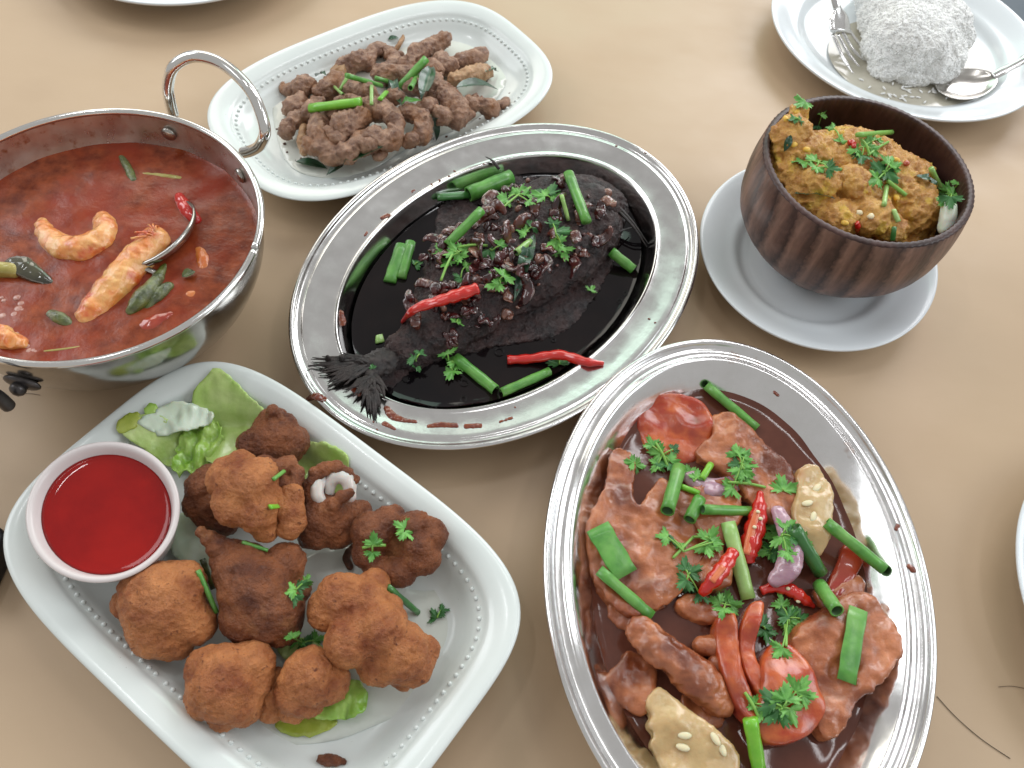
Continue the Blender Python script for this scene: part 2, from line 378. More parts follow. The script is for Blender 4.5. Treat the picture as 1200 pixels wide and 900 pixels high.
M['woodin'] = mat('dark_wood_inside', (.028, .012, .010), (.075, .034, .028), rough=.4, nscale=60, ndetail=7, bump=.4, bscale=300, bdist=.0005, stretch=(1, 1, .3))

# ------------------------------------------------------------------ ray casting on to what is built
DG = None
def refresh():
    global DG
    bpy.context.view_layer.update(); DG = bpy.context.evaluated_depsgraph_get()
def hit(px, py):
    ok, loc, nor, idx, ob, mt = S.ray_cast(DG, CAMP, ray(px, py).normalized())
    if not ok: return W(px, py, .01), Vector((0, 0, 1))
    if nor.dot(ray(px, py)) > 0: nor = -nor
    return Vector(loc), Vector(nor)

# ================================================================== SETTING
tv = [(-.9, -.5), (.51, -.5), (.385, .75), (.378, .80), (.36, .83), (.33, .84), (-.9, .62)]
V, Fc = prism(tv, -.03, 0)
to = mk('table_top', V, Fc, M['table'], smooth=False); to['kind'] = 'structure'
to.data.materials.append(M['edge'])
for i, p in enumerate(to.data.polygons):
    if i >= 2: p.material_index = 1
fl = mk('floor', [(-4, -3, -.75), (4, -3, -.75), (4, 6, -.75), (-4, 6, -.75)], [(0, 1, 2, 3)], M['floor'], smooth=False); fl['kind'] = 'structure'

# ================================================================== DISHES
QF = (-.0152, .3289, .1466, .1089, .9654, 2.)
QP = (.1259, .153, .1374, .0987, -1.5231, 2.)
QS = (-.1207, .4779, .1260, .0804, .7935, 3.04)
QM = (-.1074, .1176, .1226, .0813, -.5185, 4.1)
# --- two stainless platters
def under(p): return [(d+.0012, z-.0011) for d, z in p]
pf = smoothprof([(.0006, .0262), (.0, .0275), (.0012, .0285), (.0028, .0282), (.0042, .0262), (.0068, .0256), (.0085, .0258), (.018, .0240), (.0258, .0232), (.0272, .0240), (.0286, .0226), (.0325, .0150), (.0365, .0085), (.041, .0060), (.048, .0055)], 3)
pf = pf + [(.06, .0055)]
t = thing('oval_platter', 'oval stainless steel platter holding the whole black fish', 'platter', (QF[0], QF[1], 0), 'oval stainless steel platters')
rimf = [(d, z) for d, z in pf]
plate('dish_body', QF, [(.060, .0)] + [(.048, .0), (.042, .0012), (.036, .006), (.030, .019), (.0262, .0218), (.008, .0243), (.003, .0250)] + rimf, M['steel'], t, 200)
pp = smoothprof([(.0008, .0322), (.0, .0338), (.0012, .0350), (.003, .0347), (.0044, .0322), (.007, .0312), (.0105, .0314), (.0135, .0330), (.0155, .0318), (.020, .0270), (.027, .0185), (.034, .0120), (.040, .0100)], 3) + [(.055, .0098)]
t = thing('oval_platter', 'oval stainless steel platter of braised pork and tomato in brown gravy', 'platter', (QP[0], QP[1], 0), 'oval stainless steel platters')
plate('dish_body', QP, [(.055, .0), (.046, .0), (.042, .003), (.034, .009), (.028, .0155), (.018, .0265), (.0135, .0308), (.0045, .0295)] + pp, M['steelpork'], t, 200)

# --- two beaded melamine platters
def beaded(q, label, grp, hs=1.0):
    zm = lambda z: z if z < .010 else .010 + (z-.010)*hs
    t = thing('rectangular_platter', label, 'platter', (q[0], q[1], 0), grp)
    prof = smoothprof([(.001, .0262), (.0, .0280), (.0018, .0292), (.006, .0288), (.0125, .0262), (.0150, .0228), (.0185, .0195), (.0225, .0140), (.028, .0100), (.034, .0088)], 3) + [(.05, .0085)]
    prof = [(d, zm(z)) for d, z in prof]
    plate('dish_body', q, [(.05, .0), (.036, .0), (.030, .0012), (.020, zm(.012)), (.0125, zm(.0225)), (.004, zm(.0262))] + prof, M['mel'], t, 220)
    n = 118; T = tparam(q[5], n); parts = []
    for a in T:
        parts.append(ico(oval_pt(q, .0168, a, zm(.0214)), .00135, 0, 1))
    V, Fc = join(parts); b = mk('bead_border', V, Fc, M['mel'], t); b['kind'] = 'stuff'
    return t
beaded(QS, 'white beaded rectangular platter with dry fried squid at the top', 'beaded white rectangular platters', .72)
beaded(QM, 'white beaded rectangular platter with battered balls and red dip', 'beaded white rectangular platters')

# --- round plates
def rplate(name, cx, cy, a, b, th, z, label, cat='plate', grp=None, mt='white', rim=.024):
    t = thing(name, label, cat, (cx, cy, 0), grp)
    prof = smoothprof([(.0006, z-.0015), (.0, z-.0002), (.0012, z+.0006), (.006, z-.0008), (rim*.7, z-.0062), (rim, z-.0085), (rim+.006, z-.0125), (rim+.012, z-.0142)], 4) + [(rim+.02, z-.0145)]
    pb = plate('dish_body', (cx, cy, a, b, th, 2.), [(rim+.02, .0022), (rim+.012, .0022), (rim+.0115, .0), (rim+.0095, .0), (rim+.0085, .003), (rim, z-.0125), (.004, z-.0035)] + prof, M[mt], t, 140)
    return t
rplate('saucer', .1905, .3891, .0795, .0859, -.4556, .02, 'small white round saucer under the dark wooden bowl', 'saucer', rim=.026)
rplate('dinner_plate', .2836, .6458, .1144, .1097, -.1024, .022, 'round white plate of plain rice with fork and spoon', 'plate', 'white dinner plates', rim=.026)
pa = W(245, 5, .02); rplate('dinner_plate', pa.x-.055, pa.y+.098, .112, .112, 0, .022, 'white plate edge showing at the top beyond the pan handle', 'plate', 'white dinner plates')
pb_ = W(1193, 690, .02); rplate('dinner_plate', pb_.x+.112, pb_.y+.0, .112, .112, 0, .022, 'white plate edge cut off at the right beside the pork platter', 'plate', 'white dinner plates')

# --- dip bowl
QD = (-.1842, .129, .0389, .0335, -.6529, 2.)
t = thing('dip_bowl', 'small off-white bowl sitting in the corner of the lower platter', 'bowl', (QD[0], QD[1], .009))
plate('bowl_body', QD, [(.022, .0105), (.020, .0100), (.014, .013), (.006, .028), (.002, .0405)] + smoothprof([(.0008, .0435), (.0004, .0448), (.0018, .0455), (.0034, .0446), (.0052, .041), (.008, .034), (.013, .022), (.022, .015)], 3), M['pinkwhite'], t, 96)
o = plate('chilli_sauce', (QD[0], QD[1], QD[2], QD[3], QD[4], 2.), [(.0072, .0350), (.0056, .0405), (.0070, .0399), (.011, .0397), (.025, .0397)], M['chilli_sauce'], None, 96)
tag(o, 'glossy red chilli sauce filling the small off-white bowl', 'sauce')

# --- wooden bowl
BX, BY = .1955, .3985
QB = lambda r: (BX, BY, r, r, 0, 2.)
t = thing('wooden_bowl', 'dark brown carved wooden bowl heaped with orange egg mash', 'bowl', (BX, BY, .006))
def rings(name, prof, mt, parent, seg=140, wob=None, close=3):
    V, Fc = [], []
    for r, z in prof:
        for i in range(seg):
            a = 2*math.pi*i/seg; rr = r + (wob(a, z, r) if wob else 0)
            V.append((prof_c[0]+rr*math.cos(a), prof_c[1]+rr*math.sin(a), z))
    for k in range(len(prof)-1):
        for i in range(seg):
            j = (i+1) % seg; Fc.append((k*seg+i, k*seg+j, (k+1)*seg+j, (k+1)*seg+i))
    if close & 1: Fc.append(tuple(reversed(range(seg))))
    if close & 2: Fc.append(tuple((len(prof)-1)*seg+i for i in range(seg)))
    return mk(name, V, Fc, mt, parent)
prof_c = (BX, BY)
flute = lambda a, z, r: .0003*noise.noise(Vector((math.cos(a)*9, math.sin(a)*9, z*8))) + .00030*math.sin(a*92)*max(0, (z-.078)/.008)
out = smoothprof([(.026, .0062), (.034, .0068), (.041, .0115), (.0540, .0245), (.0640, .039), (.0672, .055), (.0670, .070), (.0655, .0815), (.0648, .0845)], 5)
inn = smoothprof([(.0648, .0846), (.0640, .0854), (.0622, .0857), (.0606, .0850), (.0602, .080), (.0612, .066), (.0585, .048), (.045, .028), (.02, .020)], 4)
rings('bowl_body', out, M['wood'], t, 276, flute, 1)
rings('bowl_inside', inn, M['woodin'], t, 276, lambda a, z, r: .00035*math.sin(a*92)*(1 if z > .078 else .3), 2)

# --- karahi pan
KX, KY, KR = -.2389, .2747, .0910
prof_c = (KX, KY)
t = thing('karahi_pan', 'round steel two-handled pan full of red prawn curry', 'pan', (KX, KY, 0))
rings('pan_body', smoothprof([(.044, .0), (.050, .0012), (.064, .0120), (.078, .0290), (.0865, .0470), (.0895, .0620), (.0898, .0715)], 5), M['pan'], t, 160, None, 1)
rings('pan_inside', smoothprof([(.0890, .0735), (.0880, .0640), (.0865, .0550), (.0830, .0440), (.070, .022), (.04, .01)], 5), M['panin'], t, 160, None, 2)
tor = []
pth = [(KX+KR*math.cos(2*math.pi*i/160)*.99, KY+KR*math.sin(2*math.pi*i/160)*.99, .0738) for i in range(161)]
V, Fc = tube_geo(pth, [.0020]*161, 10); mk('rolled_rim', V, Fc, M['rim'], t)
def kh(pts, mt, th0):
    P = spline(pts, 6)
    r = [.0034]*len(P)
    h = mk('handle', *tube_geo(P, r, 14), M[mt], t)
    return h
hp = [((203, 134), .064), ((199, 118), .074), ((197, 100), .084), ((204, 78), .097), ((228, 66), .104), ((262, 76), .104), ((294, 107), .100), ((310, 148), .088), ((306, 168), .076), ((296, 176), .068), ((285, 179), .063)]
H1 = [W(p[0], p[1], z) for p, z in hp]
kh([tuple(v) for v in H1], 'rim', 0)
# opposite handle, turned half way round the pan and seen from above, bracket in front
H2 = [Vector((2*KX - v.x, 2*KY - v.y, v.z - .012)) for v in H1]
kh([tuple(v) for v in H2], 'darkmetal', 1)
for k, (px, py) in enumerate([(188, 170), (277, 207)]):
    p = W(px, py, .064); d = (Vector((KX, KY, p.z)) - p); d.z = 0; rr = d.length; d.normalize()
    p = Vector((KX, KY, .0635)) - d*.0868
    V, Fc = ico((0, 0, 0), (.0046, .0046, .0022), 0, 3)
    q = d.to_track_quat('Z', 'Y'); V = [q @ Vector(v) + p for v in V]
    mk('rivet', V, Fc, M['pan'], t)
for v in (H2[1], H2[-2]):
    d = Vector((v.x-KX, v.y-KY, 0)).normalized(); p = Vector((KX, KY, .052)) + d*.0895
    V, Fc = ico((0, 0, 0), (.010, .0055, .0025), 0, 3); q = d.to_track_quat('Z', 'Y'); V = [q @ Vector(a) + p for a in V]
    mk('handle_bracket', V, Fc, M['darkmetal'], t)
    V, Fc = ico((0, 0, 0), (.0042, .0042, .0035), 0, 2); V = [q @ Vector(a) + p + d*.004 for a in V]
    mk('rivet', V, Fc, M['darkmetal'], t)

# ================================================================== LIQUIDS (relief sheets)
def liquid(name, q, inset, z, mt, amp=.0006, fr=60, seg=150, rings_=46, meniscus=.0012, bumps=()):
    T = tparam(q[5], seg); V, Fc = [], []
    a, b = q[2]-inset, q[3]-inset
    for k in range(rings_+1):
        f = 1 - k/rings_
        for tt in T:
            c, s = math.cos(tt), math.sin(tt); u, v = a*f*c, b*f*s
            x = q[0] + u*math.cos(q[4]) - v*math.sin(q[4]); y = q[1] + u*math.sin(q[4]) + v*math.cos(q[4])
            zz = z + amp*noise.noise(Vector((x*fr, y*fr, 3))) + meniscus*math.exp(-k/1.2)
            for bx, by, br, bh in bumps:
                dd = ((x-bx)**2+(y-by)**2)/br**2
                if dd < 6: zz += bh*math.exp(-dd)
            V.append((x, y, zz))
            if k == rings_: break
        if k < rings_:
            n1 = k*seg
            for i in range(seg):
                j = (i+1) % seg
                if k == rings_-1: Fc.append((n1+i, n1+j, rings_*seg))
                else: Fc.append((n1+i, n1+j, n1+seg+j, n1+seg+i))
    return mk(name, V, Fc, mt)
o = liquid('prawn_curry', (KX, KY, .0868, .0868, 0, 2.), 0, .0525, M['curry'], .0008, 70)
tag(o, 'red-brown curry gravy filling the steel pan', 'curry')
o = liquid('soy_sauce', (QF[0], QF[1], .111, .0735, QF[4], 2.), 0, .0120, M['soy'], .0005, 50)
tag(o, 'black soy sauce pool around the whole fish', 'sauce')
o = liquid('pork_gravy', (QP[0], QP[1], .1115, .0730, QP[4], 2.), 0, .0185, M['porks'], .0008, 45)
tag(o, 'brown gravy pool around the braised pork', 'gravy')
c = W(1085, 75, .01)
o = liquid('thin_gravy', (c.x-.012, c.y-.002, .070, .060, 0, 2.), 0, .0092, M['broth'], .0003, 50, meniscus=0)
tag(o, 'thin greyish gravy film on the rice plate', 'gravy')

# ================================================================== WOK CONTENTS
ZC = .0525
def path_px(pts, z): return [W(p[0], p[1], z if len(p) < 3 else p[2]) for p in pts]
def fat(pts, radii, k=6):
    P = spline([tuple(p) for p in pts], k)
    R = [r[0] for r in smoothprof([(r,) for r in radii], k)]
    return P, R
def clay_tube(name, ptspx, radii, mt, zs, vox=.0011, layers=(), seed=0, smooth=3, parent=None, flat=1.0, extra=()):
    pts = [W(p[0], p[1], z) for p, z in zip(ptspx, zs)]
    P, R = fat(pts, radii, 5)
    shapes = [ico(p, (r, r, r*flat), 0, 2) for p, r in zip(P, R)]
    shapes.append(tube_geo(P, [r*.98 for r in R], 12, flat=flat)); shapes += list(extra)
    return clay(name, shapes, mt, vox, smooth, layers, seed, parent)
# segmented prawn
def prawn(pts, radii, zs, label, seed, seg=6, tail=True):
    P3 = [W(p[0], p[1], z-.0030) for p, z in zip(pts, zs)]
    t = thing('prawn', label, 'prawn', (P3[0].x, P3[0].y, min(zs)-.005), 'prawns in the curry')
    P, R = fat(P3, radii, 8); n = len(P); shapes = []
    for i, (p, r) in enumerate(zip(P, R)):
        ph = (i/n*seg) % 1
        rr = r*(1.02 - .07*ph)
        shapes.append(ico(p, (rr, rr, rr*.92), 0, 3))
    clay('body', shapes, M['prawn'], .0009, 1, [(.0008, 120, 'ridge'), (.0004, 380, 'n')], seed, t)
    if tail:
        e = P[-1]; d = (P[-1]-P[-4]).normalized(); s = Vector((0, 0, 1)).cross(d)
        for k in (-1, 0, 1):
            q = [e-d*.002, e + d*.004 + s*.002*k, e + d*.010 + s*.0055*k]
            mk('tail_fan', *tube_geo(spline(q, 4), [r[0] for r in smoothprof([(.0012,), (.0026,), (.0008,)], 4)], 8, flat=.35), M['prawn'], t)
    return t
prawn([(47, 258), (56, 276), (77, 293), (104, 291), (124, 275), (121, 258)], [.0042, .0065, .0085, .0085, .0075, .0058], [.051, .0525, .0535, .0545, .0540, .0535], 'curled prawn at the left of the curry', 3, tail=False)
t = prawn([(181, 283), (160, 306), (141, 330), (122, 352), (103, 372)], [.0085, .0092, .0096, .0090, .0070], [.0575, .0565, .055, .0535, .052], 'long straight prawn across the middle of the curry', 5, 5, tail=False)
e = W(184, 278, .060)
for k in range(9):
    a = 1.9 + k*.22; L = random.uniform(.008, .016)
    q = [e, e + Vector((math.cos(a)*L*.5, math.sin(a)*L*.5, .003)), e + Vector((math.cos(a)*L, math.sin(a)*L, random.uniform(-.004, .004)))]
    mk('leg', *tube_geo(spline(q, 4), .0006, 6), M['prawn'], t)
# ladle bowl half under the curry
c = W(186, 268, .050)
t = thing('ladle', 'steel ladle bowl half sunk in the curry beside the long prawn', 'ladle', c)
V, Fc = [], []; SG = 48; prof = [(0, -1.), (.35, -.94), (.6, -.8), (.8, -.6), (.94, -.33), (1., 0)]
Rl = .0245
Mt = Matrix.Translation(W(183, 272, .0535)) @ Matrix.Rotation(math.radians(24), 4, Vector((.25, 1, 0)).normalized()) .inverted()
lay = [(r*Rl, z*Rl*.42) for r, z in prof[1:]] + [(r*(Rl-.0012), z*Rl*.42+.0009) for r, z in reversed(prof[1:])]
for r, z in lay:
    for i in range(SG): a = 2*math.pi*i/SG; V.append(Mt @ Vector((r*math.cos(a), r*math.sin(a)*1.15, z)))
for k in range(len(lay)-1):
    for i in range(SG): j = (i+1) % SG; Fc.append((k*SG+i, k*SG+j, (k+1)*SG+j, (k+1)*SG+i))
Fc.append(tuple(reversed(range(SG)))); Fc.append(tuple((len(lay)-1)*SG+i for i in range(SG)))
mk('ladle_bowl', V, Fc, M['pan'], t)
mk('ladle_handle', *tube_geo(spline([Mt @ Vector((0, -Rl*1.1, 0)), W(205, 330, .048), W(215, 345, .040)], 6), .0018, 8, flat=.5), M['pan'], t)
def simple(name, label, cat, pts, zs, radii, mt, grp=None, flat=1.0, vox=.0008, layers=((.0004, 300, 'n'),), seed=1):
    if 'curry' in label or 'pan' in label or 'aubergine' in label or 'prawn' in label: zs = [z-.0016 for z in zs]
    o = clay_tube(name, pts, radii, M[mt], zs, vox, list(layers), seed, 2, flat=flat)
    return tag(o, label, cat, grp)
simple('red_chilli', 'red chilli piece floating behind the ladle in the curry', 'chilli', [(211, 232), (219, 245), (230, 259)], [.053, .054, .053], [.0035, .0045, .0035], 'chilli')
simple('okra_pod', 'green okra pod below the long prawn in the curry', 'okra', [(154, 364), (166, 350), (180, 334), (196, 308)], [.054, .0555, .055, .052], [.0032, .0052, .0042, .0016], 'okra', 'cooked okra in the curry')
simple('okra_pod', 'shorter green okra pod nearest the pan edge below the prawn', 'okra', [(172, 362), (186, 346), (198, 336)], [.0525, .0545, .054], [.0022, .0036, .0032], 'okra', 'cooked okra in the curry')
simple('okra_pod', 'dark okra tip at the bottom left of the curry', 'okra', [(60, 368), (72, 374), (86, 382)], [.053, .054, .052], [.0026, .0038, .0018], 'okra', 'cooked okra in the curry')
simple('aubergine_wedge', 'dark shiny aubergine wedge at the left edge of the curry', 'aubergine', [(8, 313), (22, 311), (42, 322), (68, 336)], [.054, .056, .055, .052], [.004, .0065, .0052, .0012], 'darkveg', flat=.6)
simple('aubergine_stalk', 'pale stalk end beside the dark aubergine wedge', 'stalk', [(-8, 316), (6, 316), (17, 317)], [.056, .056, .056], [.0045, .0045, .0042], 'stalk')
simple('lemongrass', 'green lemongrass piece floating near the top of the curry', 'lemongrass', [(143, 186), (150, 197), (157, 212)], [.053, .0535, .0525], [.0024, .0028, .0026], 'okra', 'lemongrass pieces')
simple('lemongrass', 'yellow lemongrass piece lying sideways near the pan rivet', 'lemongrass', [(168, 205), (188, 207), (212, 210)], [.0525, .0525, .0522], [.0020, .0022, .0022], 'stalk', 'lemongrass pieces')
simple('carrot_slice', 'orange vegetable piece sunk right of the ladle', 'vegetable', [(233, 292), (238, 304), (240, 320)], [.0510, .0515, .0505], [.003, .0042, .0035], 'carrot', flat=.6)
simple('carrot_slice', 'orange vegetable piece near the front rim of the pan', 'vegetable', [(212, 350), (226, 347), (240, 342)], [.0510, .0515, .0515], [.0045, .0048, .0030], 'carrot', flat=.6)
simple('tomato_piece', 'red tomato piece against the front rim of the curry pan', 'tomato', [(160, 388), (178, 380), (200, 370)], [.051, .052, .0525], [.004, .0055, .0035], 'tomatoskin', flat=.6)
simple('thin_stalk', 'thin dark chilli stem curving on the right of the curry', 'stem', [(238, 288), (243, 306), (246, 322)], [.0530, .0535, .0535], [.0008, .0008, .0012], 'darkveg', vox=.0005, layers=())
simple('thin_stalk', 'long thin brown stem along the front inner edge of the pan', 'stem', [(52, 412), (85, 408), (120, 402)], [.0535, .0535, .0535], [.0008, .0008, .0006], 'stalk', vox=.0005, layers=())
simple('squid_piece', 'pale orange seafood piece at the bottom left of the curry', 'seafood', [(0, 392), (12, 400), (26, 404)], [.053, .054, .053], [.006, .006, .004], 'prawn', layers=((.001, 200, 'ridge'),))
V, Fc = join([ico(W(random.uniform(0, 30), random.uniform(345, 405), .0522), (lambda q: (q, q, q*.3))(random.uniform(.0008, .0026)), 0, 2) for _ in range(18)] + [ico(W(random.uniform(24, 52), random.uniform(402, 412), .0522), (lambda q: (q, q, q*.3))(random.uniform(.0008, .0018)), 0, 2) for _ in range(10)])
o = mk('froth', V, Fc, M['foam']); tag(o, 'pinkish froth bubbles at the left of the curry', 'froth'); o['kind'] = 'stuff'

# ================================================================== LOWER LEFT PLATTER
def plate_z(q, x, y):
    c, s_ = math.cos(q[4]), math.sin(q[4]); u = c*(x-q[0])+s_*(y-q[1]); v = -s_*(x-q[0])+c*(y-q[1])
    r = (abs(u/q[2])**q[5]+abs(v/q[3])**q[5])**(1/q[5]); d = (1-r)*q[3]
    return float(np.interp(d, [0, .006, .0125, .0150, .0185, .0225, .028, .034], [.029, .0288, .0262, .0232, .0205, .0140, .0100, .0088]))
def leaf_sheet(label, outline, z0, mt, amp=.003, fr=90, seed=0, fold=None, jag=.0012, edge=0.0, thick=.0006, name='lettuce_leaf', grp='lettuce leaves on the lower platter', cat='lettuce'):
    P = [W(p[0], p[1], z0).to_2d() for p in outline]
    P = roundpoly(P, 4); c = sum(P, Vector((0, 0)))/len(P)
    R = max((p-c).length for p in P)
    def zf(x, y):
        d = (Vector((x, y))-c).length/R
        v = z0 + amp*noise.noise(Vector((x*fr+seed, y*fr*.5, seed))) + amp*.6*(.5-2*abs(noise.noise(Vector((x*fr*2.1+seed, y*fr*.9, seed+5))))) + edge*d*d
        return max(v, plate_z(QM, x, y) + .0012 + .3*(v-z0))
    o = sheet(name, P, zf, M[mt], .0016, thick, None, jag, seed)
    return tag(o, label, cat, grp)
leaf_sheet('broad green lettuce leaf cupped at the top of the lower platter', [(232, 478), (246, 462), (262, 450), (280, 462), (300, 480), (318, 500), (300, 520), (280, 540), (255, 552), (236, 530), (232, 500)], .0140, 'lettuce', .004, 70, 1, edge=.006)
leaf_sheet('ribbed pale green lettuce piece behind the dip bowl', [(150, 516), (170, 502), (196, 500), (216, 508), (222, 530), (214, 548), (196, 546), (178, 536), (158, 526)], .0150, 'lettuce', .003, 160, 2)
leaf_sheet('crumpled bright green lettuce frill in the middle of the lettuce', [(206, 532), (214, 510), (232, 498), (252, 492), (262, 508), (256, 530), (240, 548), (220, 556), (204, 552)], .0185, 'lettuceg', .006, 190, 3, jag=.003)
leaf_sheet('small olive lettuce tip beside the platter beads', [(147, 508), (158, 500), (170, 496), (172, 506), (162, 516), (148, 520)], .0170, 'lettuceo', .002, 150, 4)
leaf_sheet('small green lettuce tip poking out above the white piece', [(176, 490), (184, 484), (191, 487), (188, 494), (178, 496)], .0190, 'lettuceg', .001, 150, 5)
leaf_sheet('smooth white lettuce rib lying on top of the green leaves', [(166, 498), (182, 488), (200, 476), (222, 474), (246, 480), (249, 488), (240, 498), (220, 505), (196, 511), (176, 506)], .0240, 'lettucep', .003, 90, 6, jag=.0022, thick=.0012)
leaf_sheet('pale lettuce piece between the leaf and the dark rear ball', [(248, 538), (262, 528), (284, 522), (286, 534), (270, 542), (250, 546)], .0150, 'lettucep', .002, 90, 7)
leaf_sheet('pale green lettuce behind the ball with exposed white squid', [(345, 535), (365, 528), (400, 540), (412, 552), (402, 578), (370, 572), (350, 560)], .0125, 'lettuce', .002, 80, 8)
leaf_sheet('whitish lettuce strip between dip bowl and horned ball', [(204, 606), (222, 602), (262, 628), (270, 640), (262, 656), (244, 690), (226, 676), (198, 640)], .0150, 'lettucep', .003, 90, 9)
leaf_sheet('olive green lettuce leaf under the lowest fried pieces', [(392, 812), (404, 798), (420, 798), (430, 812), (428, 832), (410, 842), (388, 844), (372, 842), (362, 834)], .0155, 'lettuceg', .004, 130, 10, jag=.001)
leaf_sheet('flat translucent lettuce scrap at the bottom of the platter', [(322, 846), (350, 838), (380, 838), (396, 846), (380, 858), (356, 864), (330, 858)], .0105, 'lettuceo', .001, 90, 11)
leaf_sheet('dull green lettuce scrap in the gap between fried balls', [(320, 752), (340, 746), (368, 752), (384, 764), (372, 776), (340, 776)], .0120, 'lettuce', .002, 90, 12)

ZP = .0088
def z2(x, y): return (230 + x/2.79, y/2.79)
def fried(label, lobes, mt='fried', seed=0, vox=.0009, layers=FRIED, extra=None):
    # lobes: (px, py, radius_px, z) ; z = centre height
    t = None; shapes = []
    for l in lobes:
        px, py, r, z = l[:4]; p = W(px, py, z); m = mpp(p)
        fl = l[4] if len(l) > 4 else .85
        shapes.append(ico(p, (r*m, r*m, max(r*m*fl, .002)), 0, 3))
    o = clay('battered_ball', shapes, M[mt], vox, 4, layers, seed)
    tag(o, label, 'fried ball', 'battered fried balls'); return o
fried('round battered ball below the red dip bowl', [(195, 705, 50, .031), (188, 733, 38, .028), (212, 690, 34, .034), (176, 690, 32, .032), (222, 725, 32, .028), (205, 750, 24, .024), (150, 708, 16, .026)], 'fried', 1)
fried('pale battered ball with a pinched swirl, lowest on the left', [(264, 800, 46, .029), (244, 785, 30, .030), (290, 782, 30, .030), (284, 822, 28, .026), (240, 818, 26, .027), (262, 836, 20, .024), (300, 800, 22, .028)], 'fried', 2)
fried('smaller knobbly battered piece with a ragged dark tail', [(364, 793, 34, .030), (386, 800, 24, .028), (352, 812, 26, .026), (392, 780, 14, .030), (325, 815, 18, .020), (318, 832, 15, .018), (345, 830, 17, .020), (362, 822, 16, .024), (322, 795, 12, .020)], 'fried', 3)
fried('big smooth battered ball with a horn pointing left', [(300, 690, 44, .032), (285, 668, 34, .034), (318, 715, 38, .030), (290, 720, 34, .028), (330, 735, 24, .026), (335, 660, 26, .032), (272, 650, 20, .036), (258, 640, 14, .040), (246, 630, 10, .042), (236, 623, 6, .043), (262, 658, 14, .036), (345, 690, 20, .026)], 'frieddark', 4)
fried('large bent battered piece in the middle right of the heap', [(402, 702, 34, .034), (385, 712, 26, .032), (428, 708, 30, .036), (440, 738, 38, .037), (466, 764, 38, .031), (482, 778, 26, .027), (412, 752, 32, .038), (446, 778, 28, .030), (494, 762, 20, .026), (437, 688, 22, .031), (470, 795, 16, .022), (455, 715, 20, .033)], 'fried', 5)
fried('ring-shaped reddish brown battered piece at the right', [(437, 625, 26, .030), (455, 612, 20, .032), (430, 650, 20, .028), (445, 668, 20, .026), (470, 668, 22, .026), (492, 652, 24, .030), (503, 628, 21, .032), (486, 618, 20, .034), (470, 640, 18, .026), (490, 640, 18, .036), (462, 602, 12, .032)], 'frieddark', 6)
fried('dark battered piece split open showing white squid', [(378, 606, 32, .029), (370, 622, 24, .026), (395, 625, 20, .024), (412, 602, 16, .027), (424, 598, 12, .025), (362, 632, 14, .022), (362, 582, 12, .036), (362, 568, 10, .040), (370, 556, 9, .042), (382, 549, 9, .043), (396, 547, 9, .043), (408, 553, 8, .042), (416, 562, 7, .040), (385, 600, 18, .035), (390, 592, 9, .041), (402, 582, 7, .043), (411, 577, 5, .044)], 'frieddark', 7)
fried('largest pale battered ball on top of the heap', [(290, 570, 36, .050), (270, 560, 26, .048), (278, 592, 30, .048), (300, 600, 28, .048), (305, 555, 22, .052), (310, 618, 18, .042), (284, 545, 18, .048), (318, 580, 14, .048)], 'fried', 8)
fried('small golden battered nugget beside the largest pale ball', [(340, 600, 18, .044), (343, 580, 16, .046), (338, 618, 15, .042), (346, 612, 14, .042), (326, 585, 12, .046)], 'fried', 9)
fried('knobbly curl of dark batter above the golden nugget', [(325, 548, 12, .050), (338, 544, 12, .048), (348, 556, 11, .046), (344, 566, 10, .046), (332, 566, 9, .048), (310, 545, 12, .050)], 'frieddark', 10)
fried('dark pointed battered ball at the back by the lettuce', [(322, 515, 32, .032), (340, 520, 24, .030), (302, 520, 22, .032), (318, 500, 22, .034), (350, 512, 14, .030), (322, 488, 9, .042), (318, 482, 6, .046), (338, 494, 8, .036)], 'frieddark', 11)
fried('reddish battered piece tucked behind the largest ball next to the dip', [(238, 570, 22, .030), (232, 590, 20, .026), (250, 590, 24, .026), (248, 560, 18, .032), (240, 605, 16, .022), (262, 610, 18, .022)], 'frieddark', 12)
# exposed squid inside the split ball
for pts, zs, rr, lb in (([(379, 590), (372, 580), (373, 568), (380, 561)], [.0375, .039, .040, .039], [.0030, .0036, .0036, .003], 'white squid flesh in the split ball, left fold'),
                        ([(386, 578), (388, 564), (398, 558), (408, 564), (411, 582)], [.036, .039, .041, .040, .037], [.0026, .0036, .0040, .0040, .0030], 'white squid flesh in the split ball, right fold')):
    simple('squid_flesh', lb, 'squid', pts, zs, rr, 'squidwhite', 'white squid flesh showing', vox=.0007)
# oily film on platter
P = roundpoly([W(a, b, .0092).to_2d() for a, b in [(340, 660), (420, 640), (480, 690), (545, 690), (560, 720), (545, 770), (500, 820), (440, 850), (380, 870), (300, 870), (250, 840), (300, 740)]], 4)
tag(sheet('oil_film', P, lambda x, y: .0093 + .0002*noise.noise(Vector((x*60, y*60, 1))), M['oilfilm'], .004, .0003), 'greasy film pooled on the floor of the lower platter', 'oil')
P = roundpoly([W(a, b, .0092).to_2d() for a, b in [z2(250, 330), z2(330, 260), z2(500, 180), z2(700, 110), z2(900, 100), z2(1010, 170), z2(1010, 280), z2(900, 400), z2(700, 480), z2(560, 560), z2(400, 580), z2(290, 520)]], 4)
tag(sheet('oil_film', P, lambda x, y: .0093 + .0002*noise.noise(Vector((x*60, y*60, 1))), M['oilfilm2'], .004, .0003), 'creamy greasy film under the fried squid', 'oil')
